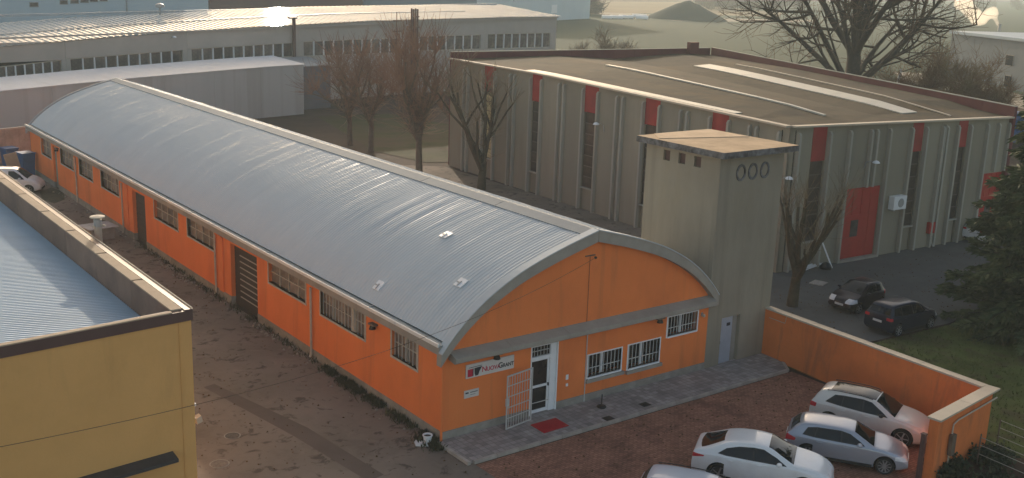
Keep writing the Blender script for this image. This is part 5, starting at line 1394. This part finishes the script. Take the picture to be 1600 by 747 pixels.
def conifer(label, loc, H, Rb, seed, nb):
    rng = random.Random(seed); nr_ = np.random.default_rng(seed)
    t = thing('conifer', label, 'tree', loc)
    wood = []; limb(rng, wood, Vector((0, 0, -.1)), Vector((0, 0, 1)), H * .97, .34, .04, 10, .01)
    C = []; D = []; Ln = []; Wd = []
    for k in range(nb):
        f = (k + rng.random()) / nb; z = .7 + (H - .9) * f; rad = Rb * (1 - f) ** .75 * rng.uniform(.62, 1.12) + .25
        a = rng.uniform(0, 2 * math.pi); d = Vector((math.cos(a), math.sin(a), rng.uniform(-.12, .22)))
        br = []; ps, _ = limb(rng, br, Vector((0, 0, z)), d, rad, .05, .015, 6, .09, -.035); wood += br
        m = int(10 + rad * 17)
        for q in range(m):
            f2 = rng.uniform(.18, 1.03); i = min(int(f2 * 6), 5); pp = ps[i].lerp(ps[i + 1], f2 * 6 - i)
            dr_ = (ps[i + 1] - ps[i]).normalized(); side = dr_.cross(Vector((0, 0, 1))).normalized() * rng.choice((-1, 1))
            wv = rad * .22 * (1.15 - f2) + .12
            for _ in range(5):
                o = side * rng.uniform(0, wv) + Vector((0, 0, rng.uniform(-.12, .06)))
                dv = dr_ * .7 + side * rng.uniform(.2, .9) + Vector((0, 0, rng.uniform(-.45, .1))) + rv(rng) * .25
                C.append(pp + o); D.append(dv); Ln.append(rng.uniform(.28, .58)); Wd.append(rng.uniform(.045, .085))
    link('trunk', segs_mesh('trunk', wood, m_bark2), t); link('crown', leaf_mesh('crown', C, D, Ln, Wd, m_needle, nr_), t)
    return t
conifer('big dark green conifer cut off by the right edge of the picture', G(1652, 520), 19.0, 5.1, 4, 760)

def shrub(name, label, c, rx, ry, h, n, seed, mat, cat='shrub', lsize=(.10, .2), group=None):
    rng = random.Random(seed); nr_ = np.random.default_rng(seed)
    t = thing(name, label, cat, c, 0, group); wood = []; C = []; D = []; Ln = []; Wd = []
    for k in range(max(6, n // 140)):
        a = rng.uniform(0, 6.283); ps, _ = limb(rng, wood, Vector((rng.uniform(-rx, rx) * .5, rng.uniform(-ry, ry) * .5, 0)), Vector((math.cos(a) * .5, math.sin(a) * .5, 1)), h * rng.uniform(.6, .95), .022, .008, 4, .2)
        cc = ps[-1]
        for q in range(140):
            o = Vector((rng.gauss(0, rx * .3), rng.gauss(0, ry * .3), rng.gauss(-.1, h * .22))); pp = cc + o
            pp.z = max(.03, pp.z)
            C.append(pp); D.append(rv(rng) + Vector((0, 0, -.2))); s_ = rng.uniform(*lsize); Ln.append(s_); Wd.append(s_ * .32)
    link('stem', segs_mesh('stem', wood, m_bark2), t); link('crown', leaf_mesh('crown', C, D, Ln, Wd, mat, nr_), t)
    return t
p = G(1480, 738); shrub('ivy_shrub', 'dark ivy shrub at the foot of the orange wall in the lower right corner', (p.x, p.y, 0), .8, .6, .5, 2600, 1, m_leaf)
p = G(1548, 722); shrub('ivy_shrub', 'dark ivy shrub under the wire fence at the right of the orange wall', (p.x, p.y, 0), .8, .6, .5, 2400, 2, m_leaf)
p = G(1560, 768); shrub('ivy_shrub', 'dark ivy shrub at the very bottom right of the picture', (p.x, p.y, 0), 1.0, .7, .5, 2400, 3, m_leaf)

# low weeds along the walls and grass blades on the lawn
def blades(name, spots, hmin, hmax, mat, seed):
    rng = np.random.default_rng(seed); C = np.array(spots); n = len(C)
    D = np.stack([rng.normal(0, .45, n), rng.normal(0, .45, n), np.ones(n)], 1)
    o = link(name, leaf_mesh(name, C, D, rng.uniform(hmin, hmax, n), rng.uniform(.012, .03, n), mat, rng)); return tag(o, kind='stuff')
rng = random.Random(17); sp_ = []
for k in range(5200):
    y = rng.choice([rng.uniform(0, 9), rng.uniform(0, 34), rng.gauss(6.5, 1.4)]); dx = abs(rng.gauss(0, .22))
    cl = math.sin(y * 3.1) + math.sin(y * 7.7 + 1) + rng.uniform(-1, 1)
    if cl > -.3: sp_.append((-.06 - dx, y, 0))
for k in range(500): sp_.append((-.25 - abs(rng.gauss(0, .25)), rng.uniform(-.6, .8), 0))
blades('weeds', sp_, .08, .34, m_weed, 3)
sp_ = []
while len(sp_) < 26000:
    x, y = rng.uniform(17.8, 48), rng.uniform(-19, 2)
    lim = np.interp(x, [17.7, 26.6, 30.3, 33.6, 38, 46, 60], [-1.4, -1.95, -2.2, -1.9, .2, 2.4, 3.3])
    if y < lim: sp_.append((x, y, 0))
blades('lawn_grass', sp_, .05, .16, m_lawn, 5)
for k in range(0): pass

# ------------------------------------------------------------------ small things on the ground
t = thing('door_mat', 'red mat on the grey tiles in front of the glass door', 'mat', (3.62, -.72, .112))
B().prism([(0, 0), (1.25, .0), (1.22, -.85), (-.02, -.88)], 'z', .002, .022).obj('mat', m_redmat, t)
for q, (x, y, lab) in enumerate(((8.85, -1.60, 'dark square drain grate on the tiles, the right one of two'), (6.62, -1.86, 'dark square drain grate beside the kerb, the left one of two'))):
    t = thing('drain_grate', lab, 'drain', (x, y, .112), 0, 'drain grates in the tiled pavement')
    B().box(-.21, -.18, .001, .21, .18, .010).obj('frame', m_black, t)
    br_ = B().box(-.16, -.006, .0105, .16, .006, .017).mesh('bar', m_bark2)
    for k in range(6): link('bar', br_, t, (0, -.125 + k * .05, 0))
t = thing('parasol_stand', 'black parasol stand with round base against the orange front', 'stand', (7.15, -.85, .112))
B().lathe([(.19, 0), (.20, .03), (.17, .07), (.06, .09)], 18).obj('base', m_black, t, smooth='auto'); B().tube([(0, 0, .085), (0, 0, .55)], .025, 8).obj('tube', m_black, t)
t = thing('flower_pot', 'white flower pot with dark soil standing at the corner of the hall', 'pot', (-.48, .22, .0))
B().lathe([(.12, 0), (.17, .31), (.19, .32), (.19, .36), (.16, .36), (.15, .29)], 18).obj('pot', m_white, t, smooth='auto'); B().lathe([(.0, .29), (.152, .30)], 14).obj('soil', m_dirt, t)
t = thing('stone_slab', 'pale flat slab lying beside the white flower pot', 'slab', (-.95, .25, .002), R(-20))
B().prism([(-.02, 0), (.42, -.16), (.42, .28), (.0, .42)], 'z', 0, .06).obj('slab', m_white, t)
for q, (u, v, rr_, lab) in enumerate(((343, 725, .30, 'pale round manhole cover near the yellow wall, the front one of two'), (363, 681, .26, 'faint round manhole cover in the alley, the rear one of two'))):
    p = G(u, v); t = thing('manhole_cover', lab, 'manhole', (p.x, p.y, .002), 0, 'manhole covers in the alley')
    B().lathe([(rr_, 0), (rr_, .012), (.0, .016)], 22).obj('cover', pm('manhole_iron%d' % q, (.20, .165, .135) if q == 0 else (.115, .10, .085), .9, .3, 9), t); B().lathe([(rr_ + .05, 0), (rr_ + .05, .008), (rr_ + .002, .008), (rr_ + .002, 0)], 22).obj('ring', m_plinth, t)
p = G(641, 602); sheet('patched_trench', [G(318, 605).xy, G(335, 600).xy, G(480, 668).xy, G(600, 742).xy, G(575, 752).xy, G(460, 682).xy], .004, pm('patched_asphalt', (.135, .105, .085), .95, .12, .6, bump=.3))
sheet('dark_moss_patch', [G(62, 300).xy, G(80, 293).xy, G(100, 300).xy, G(101, 312).xy, G(85, 318).xy, G(66, 312).xy], .004, m_weed)
x = -8.72
pl2 = Plane((-8.62, 1.5, 0), R(90)); yy, zz = pl2.at(321, 668)
t = thing('floodlight', 'small pale floodlight sticking out of the yellow corner', 'lamp', (-8.80, 1.5 + max(yy, .3), zz))
B().box(0, -.04, -.03, .3, .04, .03).obj('arm', m_grey, t); B().hexa([(.18, -.15, -.17), (.38, -.15, -.10), (.38, .15, -.10), (.18, .15, -.17)], [(.15, -.12, .02), (.33, -.12, .10), (.33, .12, .10), (.15, .12, .02)]).obj('head', m_coping, t)
B().lathe([(.0, -.07), (.09, -.03), (.09, .04), (0, .08)], 10, (.16, .1, .45)).obj('sensor', m_white, t)
# stack of boards in the alley
t = thing('board_stack', 'pile of crates topped with grey boards in the alley near the dark door', 'crates', (-1.75, 36.5, 0), R(8))
for k, (x0, y0, x1, y1, z0, z1) in enumerate(((-.75, -.6, .0, .6, 0, .75), (.02, -.6, .75, .6, 0, .72))): B().box(x0, y0, z0, x1, y1, z1).obj('crate', m_bin, t)
for k, (a, b_) in enumerate(((-.95, -.35), (-.33, .3), (.32, .95))): B().hexa([(a, -.85, .77), (b_, -.85, .77), (b_, .8, .8), (a, .8, .8)], [(a, -.85, .81), (b_, -.85, .81), (b_, .8, .84), (a, .8, .84)]).obj('board', pm('grey_board%d' % k, (.36, .34, .34), .6, .15, 3), t)
# blue bins and cardboard at the far end of the alley
for u, v, s, lab in ((47, 285, 1.0, 'tall blue bin at the far corner of the orange hall'), (20, 268, .8, 'blue bin behind the white van')):
    p = G(u, v); t = thing('blue_bin', lab, 'bin', (p.x + .3, p.y + 2.2, 0), R(12), 'blue bins at the end of the alley')
    B().hexa([(-.4, -.5, .1), (.4, -.5, .1), (.4, .5, .1), (-.4, .5, .1)], [(-.5, -.6, 1.9 * s), (.5, -.6, 1.9 * s), (.5, .6, 1.9 * s), (-.5, .6, 1.9 * s)]).obj('bin', m_blue, t)
    B().box(-.54, -.64, 1.9 * s + .003, .54, .64, 1.9 * s + .10).obj('lid', m_blue, t)
p = G(36, 283); t = thing('cardboard_sheet', 'leaning brown cardboard sheet in front of the blue bin', 'cardboard', (p.x - .2, p.y + .6, 0), R(20))
B().hexa([(-.55, 0, 0), (.55, 0, 0), (.55, .06, 0), (-.55, .06, 0)], [(-.75, .5, 2.0), (.3, .5, 2.1), (.3, .56, 2.1), (-.75, .56, 2.0)]).obj('sheet', m_card, t)
# white rods and junk by the warehouse
a = G(1256, 424); b_ = G(1288, 413)
t = thing('pipe_bundle', 'bundle of white plastic pipes lying by the warehouse wall behind the pollarded tree', 'pipes', (a.x, a.y, 0))
for k in range(4):
    o = Vector((k * .05, k * .11, .06 + .05 * (k % 2))); B().tube([o, (b_ - Vector((a.x, a.y, 0))) + o + Vector((k * .1, 0, .05))], .045, 7).obj('pipe', m_white, t)
p = G(1300, 419); t = thing('leaning_pipe', 'white pipe leaning on the warehouse wall left of the red door', 'pipe', (p.x, p.y, 0))
B().tube([(0, 0, 0), (-.25, .75, 1.55)], .05, 7).obj('pipe', m_white, t)
p = G(1290, 421); t = thing('dark_sack', 'dark sack of rubbish between the white pipes', 'sack', (p.x, p.y, 0))
B().lathe([(.10, 0), (.34, .06), (.36, .2), (.24, .38), (.06, .46)], 12).obj('sack', m_black, t, smooth=True)
p = G(1231, 423); t = thing('white_bucket', 'pale bucket on the ground beside the pollarded tree', 'bucket', (p.x, p.y + .4, 0))
B().lathe([(.16, 0), (.2, .42), (.18, .42), (.14, .05)], 14).obj('bucket', m_white, t, smooth='auto'); B().tube([(-.19, 0, .42), (-.1, 0, .55), (.1, 0, .55), (.19, 0, .42)], .01, 4).obj('handle', m_grey, t)
p = G(1279, 443); t = thing('paving_slab', 'single pale paving slab lying on the grey lot near the small dark car', 'slab', (p.x, p.y, .01), R(15))
B().box(-.45, -.4, 0, .45, .4, .05).obj('slab', m_kerb, t)
# loose rubble along the wall foot and leaf litter on the ground
rng = random.Random(41); rb_ = B()
for k in range(260):
    y = rng.choice([rng.uniform(0, 60), rng.gauss(27, 3), rng.gauss(12, 4)]); x = -.12 - abs(rng.gauss(0, .30)); s_ = rng.uniform(.02, .09)
    if y < .5: continue
    a = rng.uniform(0, 3.1); c_, q_ = math.cos(a) * s_, math.sin(a) * s_; h = s_ * rng.uniform(.5, 1)
    rb_.hexa([(x - c_, y - q_, 0), (x + q_, y - c_, 0), (x + c_, y + q_, 0), (x - q_, y + c_, 0)], [(x - c_ * .6, y - q_ * .7, h), (x + q_ * .8, y - c_ * .6, h * .9), (x + c_ * .7, y + q_ * .8, h), (x - q_ * .6, y + c_ * .7, h * 1.1)])
tag(rb_.obj('rubble', m_plinth), kind='stuff')
nr_ = np.random.default_rng(12); C = []; D = []; Ln = []; Wd = []
for k in range(2600):
    if k % 3 == 0: x, y = rng.uniform(18.5, 46), rng.uniform(-1.5, 7)
    elif k % 3 == 1: x, y = rng.uniform(-8.5, -.3), rng.uniform(-6, 50)
    else: x, y = rng.uniform(.2, 17), rng.uniform(-12, -2.4)
    if k % 3 == 0 and y < -1: continue
    C.append((x, y, .016)); a = rng.uniform(0, 6.28); D.append((math.cos(a), math.sin(a), rng.uniform(0, .3))); s_ = rng.uniform(.05, .12); Ln.append(s_); Wd.append(s_ * .35)
tag(link('leaf_litter', leaf_mesh('leaf_litter', C, D, Ln, Wd, pm('dry_leaf', (.13, .075, .035), .9, .4, 3), nr_)), kind='stuff')
# overhead cable
A_ = Vector((6.85, -.34, 6.30)); r_ = ray(-40, 706); E_ = CP + r_ * 18.0
pts = []
for k in range(41):
    f = k / 40; q = A_.lerp(E_, f); q.z -= 4 * .80 * f * (1 - f); pts.append(q)
oc = thing('overhead_cable', 'sagging overhead cable from the orange gable towards the lower left', 'cable', A_)
B().tube([q - A_ for q in pts], .0065, 5).obj('wire', pm('cable_grey', (.06, .048, .038), .95, .2, 3), oc, smooth=True)
B().lathe([(.03, -.05), (.06, -.02), (.06, .02), (.03, .05)], 8).obj('insulator', m_bark2, oc)
# wire fence at the lower right
a, b_ = Vector((17.7, -11.9, 0)), Vector((15.4, -17.5, 0))
for nm, a, b_, lab in (('wire_fence', Vector((17.75, -11.75, 0)), Vector((17.2, -19.5, 0)), 'upper wire fence running to the right edge beside the orange wall'), ('wire_fence', Vector((15.6, -12.2, 0)), Vector((15.2, -19.5, 0)), 'lower wire fence over the ivy in the lower right corner')):
    t = thing(nm, lab, 'fence', a, 0, 'wire fences by the lawn')
    for k in range(4):
        q = (b_ - a) * (k / 3); B().beam(q, q + Vector((0, 0, 1.15)), .04, .04).obj('post', m_bark, t)
    for h in (.45, .8, 1.1): B().tube([Vector((0, 0, h)), (b_ - a) * .5 + Vector((0, 0, h - .03)), (b_ - a) + Vector((0, 0, h))], .014, 4).obj('wire', m_rib, t)
# things beyond the warehouse
q = dpt(1566, 134); t = thing('blue_container', 'bright blue container behind the right end of the warehouse', 'container', q, R(-28))
B().box(-3.2, -1.3, .1, 3.2, 1.3, 3.4).obj('container', m_blue, t)
rb_ = B().box(-.05, -1.36, .2, .05, -1.301, 3.3).mesh('rib', m_blue)
for k in range(12): link('rib', rb_, t, (-3 + k * .545, 0, 0))
for k, (u, ds, col_, lab) in enumerate(((1372, 150, (.6, .6, .6), 'pale parked car half hidden behind the oak trunk'), (1455, 158, (.7, .7, .7), 'white parked car under the rusty trees'), (1492, 155, (.35, .05, .05), 'dark red parked car under the rusty trees'))):
    q = dpt(u, ds); t = thing('parked_car', lab, 'car', q, R(-40 + 15 * k), 'cars parked beyond the warehouse')
    pmk = paint('far_paint%d' % k, col_)
    B().prism([(-2.1, .3), (2.1, .3), (2.15, .6), (1.9, .85), (1.0, .98), (.5, 1.42), (-1.1, 1.45), (-1.9, 1.05), (-2.15, .9)], 'y', -.85, .85).obj('body', pmk, t, smooth='auto')
    B().prism([(.92, .99), (.47, 1.38), (-1.05, 1.40), (-1.7, 1.02)], 'y', -.87, .87).obj('side_window', m_cglass, t)
    for x in (-1.3, 1.3):
        for s_ in (-.75, .75): B().lathe([(.2, -.1), (.32, -.1), (.32, .1), (.2, .1)], 14, (x, s_, .32), 'y').obj('wheel', m_tyre, t)
q = dpt(1404, 128); t = thing('lamp_post', 'slanting white post behind the warehouse parapet', 'post', q)
B().tube([(0, 0, 0), (0, 0, 6.2)], .08, 8).obj('post', m_grey, t); B().tube([(0, 0, 6.2), (1.2, .6, 7.8)], .16, 6).obj('head', m_white, t)
q = G(883, 37); 
t = thing('satellite_dish', 'small white dish on a mast at the end of the long factory', 'dish', lo + LPn.d * (LX1 + 1.2) + LPn.n * 2, LA)
x, z = LPn.at(882, 37, 2)
B().tube([(0, 0, 0), (0, 0, z)], .05, 6).obj('mast', m_grey, t); B().lathe([(.45, .12), (.3, .02), (0, -.03)], 14, (0, -.1, z), 'y').obj('dish', m_white, t)
for k, (u, v, wd_) in enumerate(((948, 29, 4), (963, 29, 5), (978, 28.5, 6), (999, 27, 6), (1003, 29.5, 5))):
    q = G(u, v); t = thing('white_wrapped_bale', 'low white bale at the far field edge, %s of five' % ('leftmost', 'second from the left', 'middle one', 'fourth from the left', 'rightmost')[k], 'bale', q, R(-42), 'white bales at the far field edge')
    B().prism([(-.9, 0), (-1.0, .5), (-.7, 1.1), (0, 1.3), (.7, 1.1), (1.0, .5), (.9, 0)], 'x', -wd_ / 2, wd_ / 2).obj('wrap', m_white, t, smooth='auto')

# ------------------------------------------------------------------ haze
hz = B().box(-4150, -4150, -1.2, 4150, 4150, 34.0).obj('haze', [])
hm = bpy.data.materials.new('haze'); hm.use_nodes = True
N = hm.node_tree.nodes; N.remove(N['Principled BSDF']); v = N.new('ShaderNodeVolumePrincipled')
v.inputs['Color'].default_value = (.78, .92, .95, 1); v.inputs['Density'].default_value = .00045; v.inputs['Anisotropy'].default_value = .15
hm.node_tree.links.new(v.outputs[0], N['Material Output'].inputs['Volume'])
hz.data.materials.append(hm)
tag(hz, kind='stuff')
